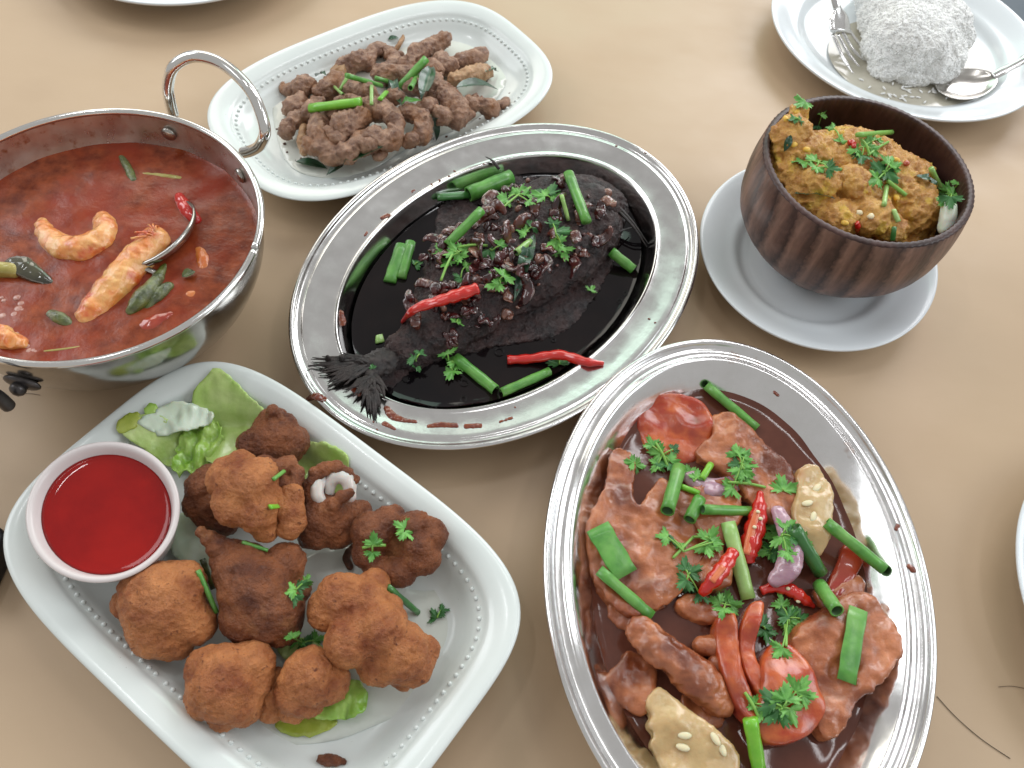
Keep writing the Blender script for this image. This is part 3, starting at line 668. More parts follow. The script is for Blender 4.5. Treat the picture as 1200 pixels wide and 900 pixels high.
# scraps
simple('batter_scrap', 'reddish batter crumb at the bottom edge of the platter', 'crumb', [(376, 890), (388, 891), (402, 893)], [.0115, .0120, .0115], [.0022, .0028, .0016], 'frieddark', layers=((.0008, 400, 'ridge'),))
simple('batter_scrap', 'dark curled batter scrap between ring piece and split ball', 'crumb', [(414, 640), (406, 652), (410, 664)], [.0115, .012, .0115], [.0018, .0022, .0020], 'crumb')
V, Fc = [], []
specks = []
for k in range(75):
    px = random.uniform(330, 590); py = random.uniform(650, 890)
    p = W(px, py, .0088)
    c, s = math.cos(-QM[4]), math.sin(-QM[4]); u = c*(p.x-QM[0])-s*(p.y-QM[1]); v = s*(p.x-QM[0])+c*(p.y-QM[1])
    if abs(u/(QM[2]-.036))**4.1+abs(v/(QM[3]-.036))**4.1 < 1: specks.append(ico(p, random.choice([.0003, .0004, .0005, .0007]), 0, 1))
V, Fc = join(specks); o = mk('crumbs', V, Fc, M['crumb']); tag(o, 'tiny dark crumbs scattered over the lower platter floor', 'crumbs'); o['kind'] = 'stuff'

# ================================================================== SQUID PLATTER
def pile(x, y):                                   # heap height over the floor (zoom coordinates)
    d = ((x-640)/390)**2 + ((y-(455-.36*(x-300)*.55))/170)**2
    return .0185*max(0, 1-d)
SQ = [
 ([(402, 395), (398, 455), (440, 500), (492, 505), (535, 465)], 33, 'curled squid ring in front, open towards the spring onion'),
 ([(455, 375), (500, 350), (540, 385), (480, 415)], 40, 'rounded knob of squid just below the bright spring onion'),
 ([(560, 358), (620, 365), (655, 415), (625, 462), (575, 450)], 34, 'hook-shaped squid ring in front centre'),
 ([(285, 290), (310, 288)], 20, 'small brown squid crumb at the left tip of the heap'),
 ([(335, 300), (375, 280)], 32, 'knobbly squid lump at the upper left of the heap'),
 ([(305, 355), (345, 335)], 32, 'grainy squid lump on the left side'),
 ([(295, 430), (310, 405), (345, 385)], 30, 'reddish squid lump at the lower left corner of the heap'),
 ([(352, 420), (345, 460), (352, 495)], 17, 'thin golden squid tentacle hanging at the left front'),
 ([(410, 305), (460, 275)], 38, 'pale grey squid lump left of the thin onion shred'),
 ([(485, 215), (520, 200), (545, 195)], 34, 'upturned squid piece at the back left'),
 ([(500, 285), (555, 315)], 40, 'brown squid lump between the two left onions'),
 ([(560, 210), (580, 165), (620, 165), (650, 205), (625, 235)], 24, 'arched squid ring standing at the back'),
 ([(682, 108), (668, 140), (655, 160)], 10, 'thin tentacle tip sticking up at the back'),
 ([(685, 225), (720, 185), (770, 150), (805, 135)], 34, 'long thick squid body at the back top'),
 ([(600, 245), (680, 240)], 30, 'squid strip behind the crossed onions'),
 ([(795, 200), (830, 215)], 30, 'round squid knob behind the curry leaves'),
 ([(865, 205), (910, 190), (935, 175)], 26, 'pointed squid piece at the upper right'),
 ([(840, 260), (900, 245), (950, 235)], 27, 'squid strip with a golden end at the right'),
 ([(775, 268), (790, 300), (830, 325)], 34, 'golden-tipped squid piece right of the curry leaves'),
 ([(800, 300), (850, 350), (850, 385)], 36, 'lumpy squid piece below the golden-tipped one'),
 ([(895, 345), (930, 340), (965, 360)], 30, 'flat squid piece under the right curry leaf'),
 ([(985, 345), (1010, 332)], 17, 'small reddish squid bit at the right tip'),
 ([(690, 365), (735, 390), (740, 440)], 32, 'grey squid flap in front of the curry leaves'),
 ([(690, 465), (725, 455)], 24, 'low reddish squid bit at the front right centre'),
 ([(400, 335), (365, 375)], 28, 'dark squid lump beneath the bright spring onion'),
 ([(430, 440), (470, 445)], 30, 'dark squid lump inside the front curl'),
 ([(550, 480), (585, 470)], 30, 'squid lump between the two front rings'),
 ([(790, 375), (825, 385)], 28, 'brown squid lump at the front right'),
 ([(880, 385), (900, 375)], 18, 'small squid bit in front of the flat piece'),
 ([(630, 325), (660, 320)], 28, 'squid lump hidden under the central leaves'),
 ([(700, 290), (740, 300)], 26, 'squid lump under the steep spring onion'),
 ([(590, 512), (612, 500)], 17, 'squid crumb beside the front curry leaf'),
 ([(455, 238), (475, 222)], 22, 'small orange-brown squid bit at the back left'),
 ([(375, 470), (390, 490)], 26, 'dark squid bit low at the left front'),
 ([(765, 215), (780, 235)], 26, 'squid bit beside the thick squid body'),
 ([(640, 180), (665, 190)], 20, 'small squid bit near the tentacle tip'),
 ([(740, 360), (770, 345)], 24, 'squid bit just right of the grey flap')]
for k, (pts, r, lb) in enumerate(SQ):
    zz = []; pp_ = []
    for i, (x, y) in enumerate(pts):
        px, py = z2(x, y); pw = W(px, py, .015); rm = r/2.79*mpp(pw)
        zz.append(.0090 + rm*.8 + pile(x, y) + (.002 if i % 2 else 0)); pp_.append((px, py))
    rm = r/2.79*mpp(W(*pp_[0], .02)); n = len(pts)
    rad = [rm*random.uniform(.8, 1.08) for _ in range(n)]
    if n == 2: pp_.insert(1, ((pp_[0][0]+pp_[1][0])/2+random.uniform(-3, 3), (pp_[0][1]+pp_[1][1])/2+random.uniform(-3, 3))); zz.insert(1, sum(zz)/2+.002); rad.insert(1, rm*1.1)
    sc = min(1, rm/.008); knobs = []
    for _ in range(int(5*len(pp_))):
        f = random.random()*(len(pp_)-1); i0 = int(f); g = f-i0
        x_ = pp_[i0][0]*(1-g)+pp_[i0+1][0]*g; y_ = pp_[i0][1]*(1-g)+pp_[i0+1][1]*g; z_ = zz[i0]*(1-g)+zz[i0+1]*g
        dv = Vector((random.gauss(0, 1), random.gauss(0, 1), abs(random.gauss(.3, 1)))).normalized()
        knobs.append(ico(W(x_, y_, z_) + dv*rm*.85, rm*random.uniform(.18, .38), 0, 2))
    o = clay_tube('squid_piece', pp_, rad, M['squidgold' if k in (7, 12, 17, 32) else 'squidfry'], zz, .0010, [(a*sc, f, kd) for a, f, kd in SQUIDL], 40+k, 2, extra=knobs)
    tag(o, lb, 'fried squid', 'fried squid pieces')
sp = []
for k in range(60):
    a = random.uniform(0, 6.28); r = random.uniform(.7, 1.25)
    x, y = 640+390*r*math.cos(a), 330-.2*390*r*math.cos(a)+140*r*math.sin(a); px, py = z2(x, y)
    if 250 < x < 1040 and y > 120: sp.append(ico(W(px, py, .0094), random.choice([.0004, .0006, .0009, .0013]), 0, 1))
V, Fc = join(sp); o = mk('crumbs', V, Fc, M['crumb']); tag(o, 'brown frying crumbs scattered around the squid heap', 'crumbs'); o['kind'] = 'stuff'

# ================================================================== FISH
def z3(x, y): return (330 + x/2.196, 130 + y/2.196)
fo = [(225, 622), (290, 590), (335, 545), (350, 470), (370, 380), (395, 300), (410, 235), (470, 205), (560, 168), (640, 158), (720, 160), (800, 172), (850, 195), (868, 240), (850, 300), (862, 350), (840, 410), (800, 480), (750, 545), (690, 575), (600, 590), (520, 605), (430, 625), (340, 660), (285, 705), (245, 695)]
ZF = .012
cF = W(*z3(230, 640), .010)
t = thing('fried_fish', 'whole black charred fish smothered in shallots, its tail over the rim', 'fish', (cF.x, cF.y, .008))
P2 = roundpoly([W(*z3(*p), .016).to_2d() for p in fo], 4)
shapes = [prism(P2, .007, .0135)]
# spine of bulging balls under the skin
spn = [((265, 650), 30), ((330, 610), 48), ((400, 560), 70), ((460, 500), 95), ((520, 430), 120), ((590, 380), 135), ((660, 340), 135), ((720, 290), 120), ((780, 250), 85)]
for (x, y), r in spn:
    p = W(*z3(x, y), .016); m = mpp(p)/2.196
    shapes.append(ico(p, (r*m*1.32, r*m*1.22, min(.0235, r*m*.66)), 0, 3))
clay('fish_body', shapes, M['fish'], .0011, 14, [(.0020, 60, 'n'), (.0011, 170, 'ridge'), (.0009, 420, 'ridge'), (.0005, 800, 'n')], 21, t)
# head: gill cover, jaw, eye
hp_ = [((800, 225), 45, .026), ((835, 250), 30, .024), ((790, 275), 40, .025)]
clay('gill_cover', [ico(W(*z3(*p), z), (r*mpp(W(*z3(*p), z))/2.196,)*2 + (.008,), 0, 3) for p, r, z in hp_], M['fish'], .001, 3, [(.0008, 150, 'ridge')], 5, t)
o = ico(W(*z3(838, 212), .030), .0034, 0, 3); mk('eye', *o, M['shallotpale'], t)
# tail fin lobes: fringed rays
def ray_fan(root, tips, parent, r0=.0012, name='tail_ray'):
    for tp in tips:
        a = Vector(root) + Vector((random.uniform(-.002, .002), random.uniform(-.002, .002), 0)); b = Vector(tp)
        mid = a.lerp(b, .5) + Vector((random.uniform(-.0015, .0015), random.uniform(-.0015, .0015), .0015))
        yield tube_geo(spline([a, mid, b], 4), [r[0] for r in smoothprof([(r0*1.8,), (r0*1.5,), (r0*.25,)], 4)], 6, flat=.5)
parts = []
for root, tips in (((225, 650), [(65, 652), (80, 640), (100, 634), (95, 672), (110, 660), (118, 690), (130, 678), (120, 706), (140, 700), (150, 690), (165, 705), (160, 640), (150, 628), (180, 630)]),
                   ((235, 680), [(165, 715), (185, 735), (200, 730), (190, 705), (205, 755), (220, 760), (228, 775), (238, 788), (245, 770), (255, 760), (262, 735), (270, 715), (215, 720), (240, 740)])):
    r3 = W(*z3(*root), .024)
    parts += list(ray_fan(r3, [W(*z3(tp[0]+random.uniform(-7, 7), tp[1]+random.uniform(-7, 7)), .0275) for tp in tips*3], t, .0009))
V, Fc = join(parts); o = mk('tail_fin', V, Fc, M['fin'], t)
clay('tail_root', [ico(W(*z3(x, y), z), (r*mpp(W(*z3(x, y), z))/2.196, r*mpp(W(*z3(x, y), z))/2.196, .004), 0, 3) for x, y, r, z in ((260, 645, 42, .020), (235, 655, 36, .022), (195, 644, 20, .0245), (155, 640, 11, .0262), (120, 640, 7, .027), (238, 700, 20, .0235), (236, 725, 13, .025), (228, 685, 20, .023))], M['fin'], .0009, 2, [(.0010, 300, 'ridge')], 9, t)
# long dark pectoral fin strands at the head side
parts = []
for (a, b) in (((850, 230), (930, 330)), ((860, 240), (945, 345)), ((870, 260), (940, 350)), ((840, 330), (900, 300)), ((560, 150), (525, 118))):
    p, q = W(*z3(*a), .024), W(*z3(*b), .0165 if b[1] > 200 else .026)
    parts.append(tube_geo(spline([p, p.lerp(q, .5)+Vector((0, 0, .002)), q], 4), [.0012, .0014, .0014, .0012, .001, .0008, .0006, .0005, .0004], 6, flat=.6))
for V, Fc in parts: mk('fin_spine', V, Fc, M['fin'], t)

# ================================================================== PORK PLATTER FOOD
def slab(name, label, cat, outline, z0, z1, mt, seed=0, layers=MEAT, vox=.0012, smooth=5, tilt=(0, 0), grp=None, dome=.0, k=3):
    zm = (z0+z1)/2
    P = [W(p[0], p[1], z1) .to_2d() for p in outline]; P = roundpoly(P, k)
    c = sum(P, Vector((0, 0)))/len(P); R = max((p-c).length for p in P)
    def warp(x, y, z):
        dx, dy = x-c.x, y-c.y; r2 = (dx*dx+dy*dy)/(R*R)
        return (x, y, z + tilt[0]*dx + tilt[1]*dy + dome*(1-r2) + .0036*noise.noise(Vector((x*65+seed, y*75, seed))))
    o = clay(name, [prism(P, z0, z1)], M[mt], vox, smooth, layers, seed, None, warp)
    return tag(o, label, cat, grp)
GP = 'braised pork slices'
slab('tomato_slice', 'whole round tomato slice at the top of the pork platter', 'tomato', [(747, 500), (751, 480), (766, 466), (786, 462), (808, 465), (826, 476), (836, 496), (834, 516), (822, 534), (800, 542), (776, 538), (758, 524)], .014, .0215, 'tomato', 1, [(.0005, 120, 'n')], grp='tomato pieces in the pork', tilt=(.05, .12))
slab('tomato_slice', 'tomato wedge mostly sunk at the upper left edge of the pork platter', 'tomato', [(712, 512), (716, 492), (734, 470), (754, 456), (764, 462), (744, 482), (730, 506)], .012, .0215, 'tomatoskin', 2, [(.0006, 120, 'n')], grp='tomato pieces in the pork')
slab('pork_slice', 'largest braised pork slice at the left of the platter', 'pork', [(716, 526), (736, 526), (746, 546), (740, 574), (748, 596), (768, 564), (782, 564), (782, 590), (800, 600), (830, 620), (828, 646), (814, 672), (802, 690), (770, 716), (738, 722), (704, 692), (690, 650), (688, 612), (704, 584), (712, 556)], .014, .0245, 'meat', 11, grp=GP, dome=.003)
slab('pork_slice', 'broad braised pork slice at the top centre beside the round tomato', 'pork', [(836, 486), (856, 484), (894, 514), (926, 548), (938, 580), (930, 612), (896, 604), (868, 576), (848, 552), (822, 540), (816, 524), (836, 508)], .014, .0250, 'meat', 12, grp=GP, dome=.002)
slab('pork_slice', 'wide flat pork slice at the right under a green onion strip', 'pork', [(930, 744), (960, 716), (988, 700), (1004, 690), (1032, 708), (1054, 750), (1034, 797), (1004, 822), (992, 853), (972, 866), (956, 846), (954, 800), (938, 770)], .015, .0275, 'meat', 13, grp=GP, dome=.002, tilt=(.08, 0))
o = simple('pork_slice', 'finger-shaped pork strip in the lower left of the platter', 'pork', [(752, 740), (776, 762), (800, 782), (822, 800), (842, 822)], [.028, .029, .029, .027, .024], [.0080, .0088, .0092, .0098, .0078], 'meat', GP, .75, .0011, MEAT, 14)
slab('pork_slice', 'small folded pork scrap near the lower left rim', 'pork', [(706, 798), (718, 784), (734, 762), (752, 764), (768, 776), (770, 806), (756, 836), (732, 826), (710, 812)], .013, .0225, 'meat', 15, grp=GP, dome=.001)
slab('pork_slice', 'pork piece under the spring onions in the centre', 'pork', [(786, 566), (812, 570), (846, 560), (866, 570), (872, 600), (850, 640), (860, 676), (838, 690), (812, 672), (826, 640), (812, 612), (786, 596)], .014, .0270, 'meat', 16, grp=GP)
slab('pork_slice', 'dark pork scrap between the large slice and the strip', 'pork', [(792, 702), (818, 694), (850, 706), (852, 724), (826, 728), (800, 720)], .012, .0225, 'meat', 17, grp=GP)
slab('pork_slice', 'pork edge showing behind the wide right slice', 'pork', [(956, 690), (978, 682), (1008, 672), (1016, 690), (996, 702), (966, 712)], .013, .0235, 'meat', 18, grp=GP)
slab('pork_slice', 'pork scrap beneath the pale cucumber in the lower left', 'pork', [(800, 812), (826, 812), (848, 838), (846, 852), (822, 852), (804, 836)], .012, .0215, 'meat', 22, grp=GP)
slab('pork_slice', 'pork scrap left of the pork strip by the gravy edge', 'pork', [(716, 704), (742, 716), (758, 722), (752, 738), (730, 734), (714, 722)], .012, .0205, 'meat', 23, grp=GP)
def cuke(label, outline, z0, z1, seeds, seed):
    c = W(*outline[0], z0)
    o = slab('cucumber_piece', label, 'cucumber', outline, z0, z1, 'pineapple', seed, [(.0012, 90, 'n'), (.0005, 260, 'ridge')], grp='pale cooked cucumber pieces', dome=.004)
    refresh()
    for px, py, ang in seeds:
        h, n = hit(px, py); V, Fc = ico((0, 0, 0), (.0034, .0017, .0009), 0, 2)
        R_ = Matrix.Rotation(ang, 3, 'Z'); V = [R_ @ Vector(v) + h + Vector((0, 0, .0004)) for v in V]
        mk('seed', V, Fc, M['seed'], o)
cuke('pale cucumber chunk standing at the right of the top pork slice', [(936, 550), (956, 542), (968, 560), (976, 594), (970, 640), (954, 652), (940, 634), (930, 612), (932, 580)], .015, .0275, [(957, 572, .9), (953, 606, 1.3), (946, 590, .4)], 31)
cuke('jagged pale cucumber slice at the bottom left of the platter', [(768, 806), (780, 810), (800, 826), (826, 846), (850, 866), (868, 886), (860, 912), (786, 912), (770, 886), (762, 872), (766, 862), (757, 850), (762, 838), (756, 826)], .015, .0260, [(802, 862, .1), (800, 876, -.1), (838, 866, -.9), (846, 878, -1.1)], 32)
slab('tomato_slice', 'upright curved tomato strip left of the centre pair', 'tomato', [(842, 722), (860, 716), (867, 740), (869, 775), (881, 810), (893, 838), (876, 844), (857, 812), (845, 780), (840, 748)], .018, .0310, 'tomato', 33, [(.0005, 90, 'n')], smooth=3, grp='tomato pieces in the pork')
slab('tomato_slice', 'upright curved tomato strip right of the centre pair', 'tomato', [(880, 706), (897, 704), (890, 735), (887, 765), (897, 790), (909, 808), (896, 820), (879, 798), (869, 768), (869, 735)], .018, .0295, 'tomato', 34, [(.0005, 90, 'n')], smooth=3, grp='tomato pieces in the pork')
slab('tomato_slice', 'big shiny tomato wedge under the lowest coriander sprig', 'tomato', [(906, 752), (928, 756), (946, 778), (960, 808), (968, 832), (950, 860), (920, 872), (896, 868), (884, 850), (890, 806), (892, 776)], .016, .0285, 'tomato', 35, [(.0006, 90, 'n')], grp='tomato pieces in the pork', dome=.005)
slab('tomato_slice', 'tomato piece half sunk beside the right end of the platter gravy', 'tomato', [(990, 636), (1008, 644), (1012, 660), (996, 684), (984, 704), (966, 704), (972, 680), (984, 656)], .014, .0235, 'tomatoskin', 36, [(.0008, 120, 'n')], grp='tomato pieces in the pork')
simple('onion_piece', 'purple onion petal under the crossed green onions', 'onion', [(812, 562), (834, 572), (862, 566)], [.0225, .0240, .0235], [.0055, .0062, .0050], 'onion', 'red onion petals', .5)
simple('onion_piece', 'purple onion petal standing right of the open chilli', 'onion', [(912, 600), (926, 634), (924, 664), (908, 680)], [.029, .030, .029, .026], [.0040, .0062, .0068, .0040], 'onion', 'red onion petals', .7)
simple('peanut', 'round peanut-like bean left of the tomato strips', 'bean', [(822, 757), (834, 757)], [.023, .023], [.0050, .0055], 'meat', 'beans in the gravy')
simple('peanut', 'smaller bean touching the end of the pork strip', 'bean', [(838, 776), (842, 782)], [.023, .023], [.0038, .0038], 'meat', 'beans in the gravy')

# ================================================================== MASH
pr = random.Random(4)
shapes = []
for px, py, r, z in [(990, 200, 62, .066), (960, 190, 44, .072), (1040, 215, 50, .068), (1000, 240, 46, .068), (950, 225, 40, .072), (1060, 240, 42, .066), (1030, 190, 36, .072),
                     (925, 180, 28, .080), (920, 160, 20, .088), (932, 150, 18, .092), (936, 134, 13, .089), (928, 142, 12, .088), (922, 172, 18, .084), (928, 200, 28, .078), (945, 175, 24, .082), (1080, 205, 26, .070), (990, 170, 26, .072), (960, 215, 26, .082), (1000, 215, 24, .083), (1020, 250, 26, .078), (1060, 225, 26, .076), (1045, 265, 20, .074), (985, 250, 24, .078), (1085, 240, 20, .070), (1010, 165, 16, .074)]:
    p = W(px, py, z); m = mpp(p); a = r*m
    dx, dy = p.x-BX, p.y-BY; dd = math.hypot(dx, dy); lim = (.058 if z < .084 else .0625)-a
    if dd > lim > 0: p.x = BX+dx*lim/dd; p.y = BY+dy*lim/dd
    shapes.append(ico(p - Vector((0, 0, .003 if z < .079 else .001)), (a, a, a*.8), 0, 3))
V, Fc = ico((BX, BY, .052), (.057, .057, .018), 0, 4); shapes.append((V, Fc))
o = clay('egg_mash', shapes, M['mash'], .0009, 2, [(.0022, 60, 'n'), (.0018, 150, 'ridge'), (.0011, 330, 'n'), (.0008, 700, 'ridge')], 8)
tag(o, 'lumpy orange egg and pumpkin mash heaped in the wooden bowl', 'mash')
simple('pale_stalk', 'pale green-white stalk against the right side of the wooden bowl', 'vegetable', [(1112, 240), (1111, 255), (1107, 268)], [.080, .076, .072], [.0045, .0052, .0042], 'eggwhite', vox=.0008)

# ================================================================== RICE
shapes = []
RL = [(1050, 58, 40, .020), (1085, 60, 44, .020), (1058, 28, 46, .026), (1090, 25, 44, .026), (1065, 45, 48, .028), (1024, 22, 20, .018), (1115, 45, 24, .018), (1060, -10, 56, .026), (1070, 85, 22, .013), (1036, 78, 19, .013), (1100, 75, 20, .014), (1036, 0, 33, .022)]
for px, py, r, z in RL:
    p = W(px, py, z); m = mpp(p); shapes.append(ico(p, (r*m, r*m, r*m*.72), 0, 3))
base = clay('rice_core', shapes, M['rice'], .002, 3, [(.0035, 55, 'n'), (.0020, 140, 'ridge')], 6)
me = base.data; me.calc_loop_triangles()
tris = [(me.vertices[t_.vertices[0]].co, me.vertices[t_.vertices[1]].co, me.vertices[t_.vertices[2]].co, t_.area, t_.normal.copy()) for t_ in me.loop_triangles if t_.normal.z > -.2]
cum = np.cumsum([q[3] for q in tris]); gv, gf = ico((0, 0, 0), 1, 0, 1); parts = []
for k in range(9000):
    q = tris[int(np.searchsorted(cum, pr.random()*cum[-1]))]
    a, b = pr.random(), pr.random()
    if a+b > 1: a, b = 1-a, 1-b
    p = q[0]*(1-a-b)+q[1]*a+q[2]*b + q[4]*pr.uniform(-.0006, .0002) + OFF[base.name]
    L_ = pr.uniform(.0020, .0030); d = Vector((pr.gauss(0, 1), pr.gauss(0, 1), pr.gauss(0, 1)*.6)); d = (d - q[4]*d.dot(q[4])*.85).normalized()
    rot = d.to_track_quat('X', 'Z').to_matrix()
    parts.append(([rot @ Vector((v[0]*L_, v[1]*.00092, v[2]*.00092)) + p for v in gv], gf))
# loose grains on the plate
for k in range(46):
    px, py = pr.gauss(1062, 34), pr.gauss(108, 7); p = W(px, py, .0102); d = Vector((pr.gauss(0, 1), pr.gauss(0, 1), 0)).normalized(); rot = d.to_track_quat('X', 'Z').to_matrix()
    parts.append(([rot @ Vector((v[0]*.0025, v[1]*.0008, v[2]*.0008)) + p for v in gv], gf))
V, Fc = join(parts)
t = thing('rice_mound', 'mound of plain white rice on the plate at the upper right', 'rice', OFF[base.name])
base.parent = t; base.location = (0, 0, 0)
g_ = mk('rice_grains', V, Fc, M['rice'], t); g_['kind'] = 'stuff'

# ================================================================== CUTLERY
def strip(name, path, widths, thick, mt, parent, upv=None):
    return mk(name, *tube_geo(path, widths, 14, flat=thick/max(widths)), M[mt], parent)
a = W(987, 12, .030)
t = thing('fork', 'steel fork resting tines down against the rice', 'fork', W(995, 50, .010))
hd = [W(972, -60, .050), W(976, -15, .044), W(981, 10, .034)]
strip('handle', spline(hd, 6), [.0052]*4+[.0045]*3+[.0036]*6, .0026, 'steel', t)
pal = spline([W(981, 6, .0355), W(983, 22, .028), W(985, 38, .023)], 6)
strip('neck', pal, [.0034, .0036, .0042, .0055, .0075, .0092, .0102, .0106, .0108, .0108, .0108, .0108, .0106], .0028, 'steel', t)
for k, (s0, e0) in enumerate((((976, 40), (1000, 86)), ((982, 40), (1007, 78)), ((988, 38), (1011, 70)), ((994, 34), (1018, 60)))):
    p, q = W(*s0, .0225), W(*e0, .0125)
    strip('tine', spline([p, p.lerp(q, .55)+Vector((0, 0, -.0018)), q], 6), [.0016]*9+[.0012, .0009, .0007, .0005], .0012, 'steel', t)
t = thing('spoon', 'steel spoon lying face up on the rice plate rim', 'spoon', W(1130, 100, .009))
c0 = W(1133, 98, .014); d = (W(1195, 62, .030)-W(1108, 100, .012)); d.z = 0; d.normalize(); s = Vector((-d.y, d.x, 0))
V, Fc = [], []; SG = 40
for r, z in [(.25, -.98), (.5, -.85), (.75, -.58), (.92, -.25), (1, 0), (.96, .03), (.88, -.18), (.7, -.5), (.45, -.75), (.2, -.88)]:
    for i in range(SG):
        a_ = 2*math.pi*i/SG; ex = math.cos(a_)*.029*r; ey = math.sin(a_)*.0175*r*(1 - .18*math.cos(a_))
        V.append(c0 + d*ex + s*ey + Vector((0, 0, z*.0055 + .05*(ex+.02))))
for k in range(9):
    for i in range(SG): j = (i+1) % SG; Fc.append((k*SG+i, k*SG+j, (k+1)*SG+j, (k+1)*SG+i))
Fc.append(tuple(reversed(range(SG)))); Fc.append(tuple(9*SG+i for i in range(SG)))
mk('spoon_bowl', V, Fc, M['pan'], t)
strip('handle', spline([c0 + d*.026 + Vector((0, 0, .0015)), c0 + d*.040 + Vector((0, 0, .008)), c0 + d*.065 + Vector((0, 0, .016)), c0 + d*.14 + Vector((0, 0, .030))], 6), [.0042]*5+[.0036]*5+[.005]*4+[.007]*5, .0022, 'steel', t)

# ================================================================== TABLE ODDMENTS
def bx(c, sx, sy, sz, rot):
    V = [Matrix.Rotation(rot, 3, 'Z') @ Vector((x*sx/2, y*sy/2, 0)) for x, y in ((-1, -1), (1, -1), (1, 1), (-1, 1))]
    P = roundpoly([(c[0]+v.x, c[1]+v.y) for v in V], 1); return V, P
p = W(-10, 655, .012)
o = clay('phone_case', [prism([(p.x-.06, p.y-.018), (p.x+.001, p.y-.020), (p.x+.004, p.y-.016), (p.x+.003, p.y+.012), (p.x-.002, p.y+.016), (p.x-.06, p.y+.018)], 0.0005, .016)], M['black'], .0015, 3, [])
tag(o, 'black object peeking in at the left edge beside the lower platter', 'case')
def strand(label, pts, r=.00018):
    P = spline([W(a, b, .0004) for a, b in pts], 6)
    tag(mk('hair_strand', *tube_geo(P, r, 5), M['hair']), label, 'hair', 'stray hairs on the table')
strand('longer stray hair on the table right of the pork platter', [(1098, 816), (1120, 840), (1150, 866), (1184, 889)])
strand('short stray hair near the right edge of the table', [(1170, 805), (1185, 804), (1202, 807)], .00012)
strand('short stray hair left of the lower platter under the pan', [(20, 462), (34, 461), (47, 463)], .00012)

refresh()
# shallots and beans over the fish: a few shapes copied
refresh()
SH = []
for k in range(7):
    R0 = random.uniform(.004, .0105); arc = random.uniform(1.4, 3.4); n = 12
    P = [Vector((R0*math.cos(arc*i/n), R0*math.sin(arc*i/n)*.8, .0012*math.sin(i*.9+k))) for i in range(n+1)]
    rad = [random.uniform(.9, 1.1)*.0029*(.3+math.sin(math.pi*(i+.4)/(n+.8))) for i in range(n+1)]
    V, Fc = tube_geo(P, rad, 8, flat=.32)
    me = bpy.data.meshes.new('shallot_slice'); me.from_pydata([tuple(v) for v in V], [], Fc); me.polygons.foreach_set('use_smooth', [True]*len(me.polygons))
    SH.append(me)
SHM = []
for me in SH:
    for mm in ('shallot', 'shallotdark', 'shallotdark', 'shallotpale'):
        c_ = me.copy(); c_.materials.append(M[mm]); SHM.append(c_)
reg = [z3(*p) for p in [(345, 540), (360, 440), (400, 290), (415, 235), (560, 190), (720, 175), (830, 200), (840, 290), (780, 380), (700, 430), (640, 500), (540, 590), (430, 600)]]
ZN = [((470, 375), 'by the hooked red chilli on the fish'), ((530, 345), 'between the hooked chilli and the fish belly'), ((520, 300), 'on the left flank of the fish under the coriander'), ((525, 250), 'at the upper left of the fish by the slanting onion'),
      ((580, 225), 'along the back of the fish near the bright onion'), ((640, 215), 'beside the curved green leaf at the fish head'), ((690, 230), 'on the head end of the fish'), ((600, 270), 'in the middle of the fish by the draped dark leaf'), ((660, 280), 'near the large coriander pair on the fish'), ((600, 330), 'below the draped dark leaf on the fish'), ((660, 330), 'on the bare belly side of the fish')]
def zone(px, py): return min(ZN, key=lambda q: (q[0][0]-px)**2 + (q[0][1]-py)**2)[1]
pr = random.Random(11); cnt = 0
while cnt < 135:
    px, py = pr.uniform(480, 720), pr.uniform(205, 405)
    if not inpoly(px, py, reg): continue
    h, n = hit(px, py)
    if h.z < .016: continue
    cnt += 1
    o = bpy.data.objects.new('shallot_slice', SHM[pr.choice([i for i in range(len(SHM)) if i % 4 != 3 or pr.random() < .35])]); COL.objects.link(o)
    q = (n + Vector((pr.gauss(0, .4), pr.gauss(0, .4), .3))).normalized().to_track_quat('Z', 'Y')
    o.rotation_euler = (q @ Matrix.Rotation(pr.uniform(0, 6.28), 3, 'Z').to_quaternion()).to_euler()
    o.location = h + Vector((0, 0, pr.uniform(.0004, .0022)))
    cn = {'fried_shallot': 'reddish brown', 'fried_shallot_dark': 'blackened', 'shallot_pale': 'pale brown'}[o.data.materials[0].name]
    tag(o, cn + ' fried shallot sliver ' + zone(px, py), 'shallot', 'fried shallot slivers on the fish')
bm_ = []
for k in range(3):
    V, Fc = ico((0, 0, 0), (.0026, .0018, .0016), 0, 2)
    V = [v*(1+.25*noise.noise(v*500+Vector((k, 0, 0)))) for v in V]
    for mm in ('shallot', 'shallotpale', 'shallotdark'):
        me = bpy.data.meshes.new('garlic_bit'); me.from_pydata([tuple(v) for v in V], [], Fc); me.polygons.foreach_set('use_smooth', [True]*len(me.polygons)); me.materials.append(M[mm]); bm_.append(me)
cnt = 0
while cnt < 40:
    px, py = pr.uniform(500, 720), pr.uniform(205, 380)
    if not inpoly(px, py, reg): continue
    h, n = hit(px, py)
    if h.z < .016: continue
    cnt += 1
    o = bpy.data.objects.new('garlic_bit', pr.choice(bm_)); COL.objects.link(o); o.location = h + Vector((0, 0, .001)); o.rotation_euler = (pr.random()*6, pr.random()*6, pr.random()*6)
    s_ = pr.uniform(.5, 1.2); o.scale = (s_, s_, s_)
    cn = {'fried_shallot': 'reddish brown', 'fried_shallot_dark': 'blackened', 'shallot_pale': 'pale brown'}[o.data.materials[0].name]
    tag(o, 'tiny ' + cn + ' garlic bit ' + zone(px, py), 'garlic', 'fried garlic bits on the fish')

refresh()
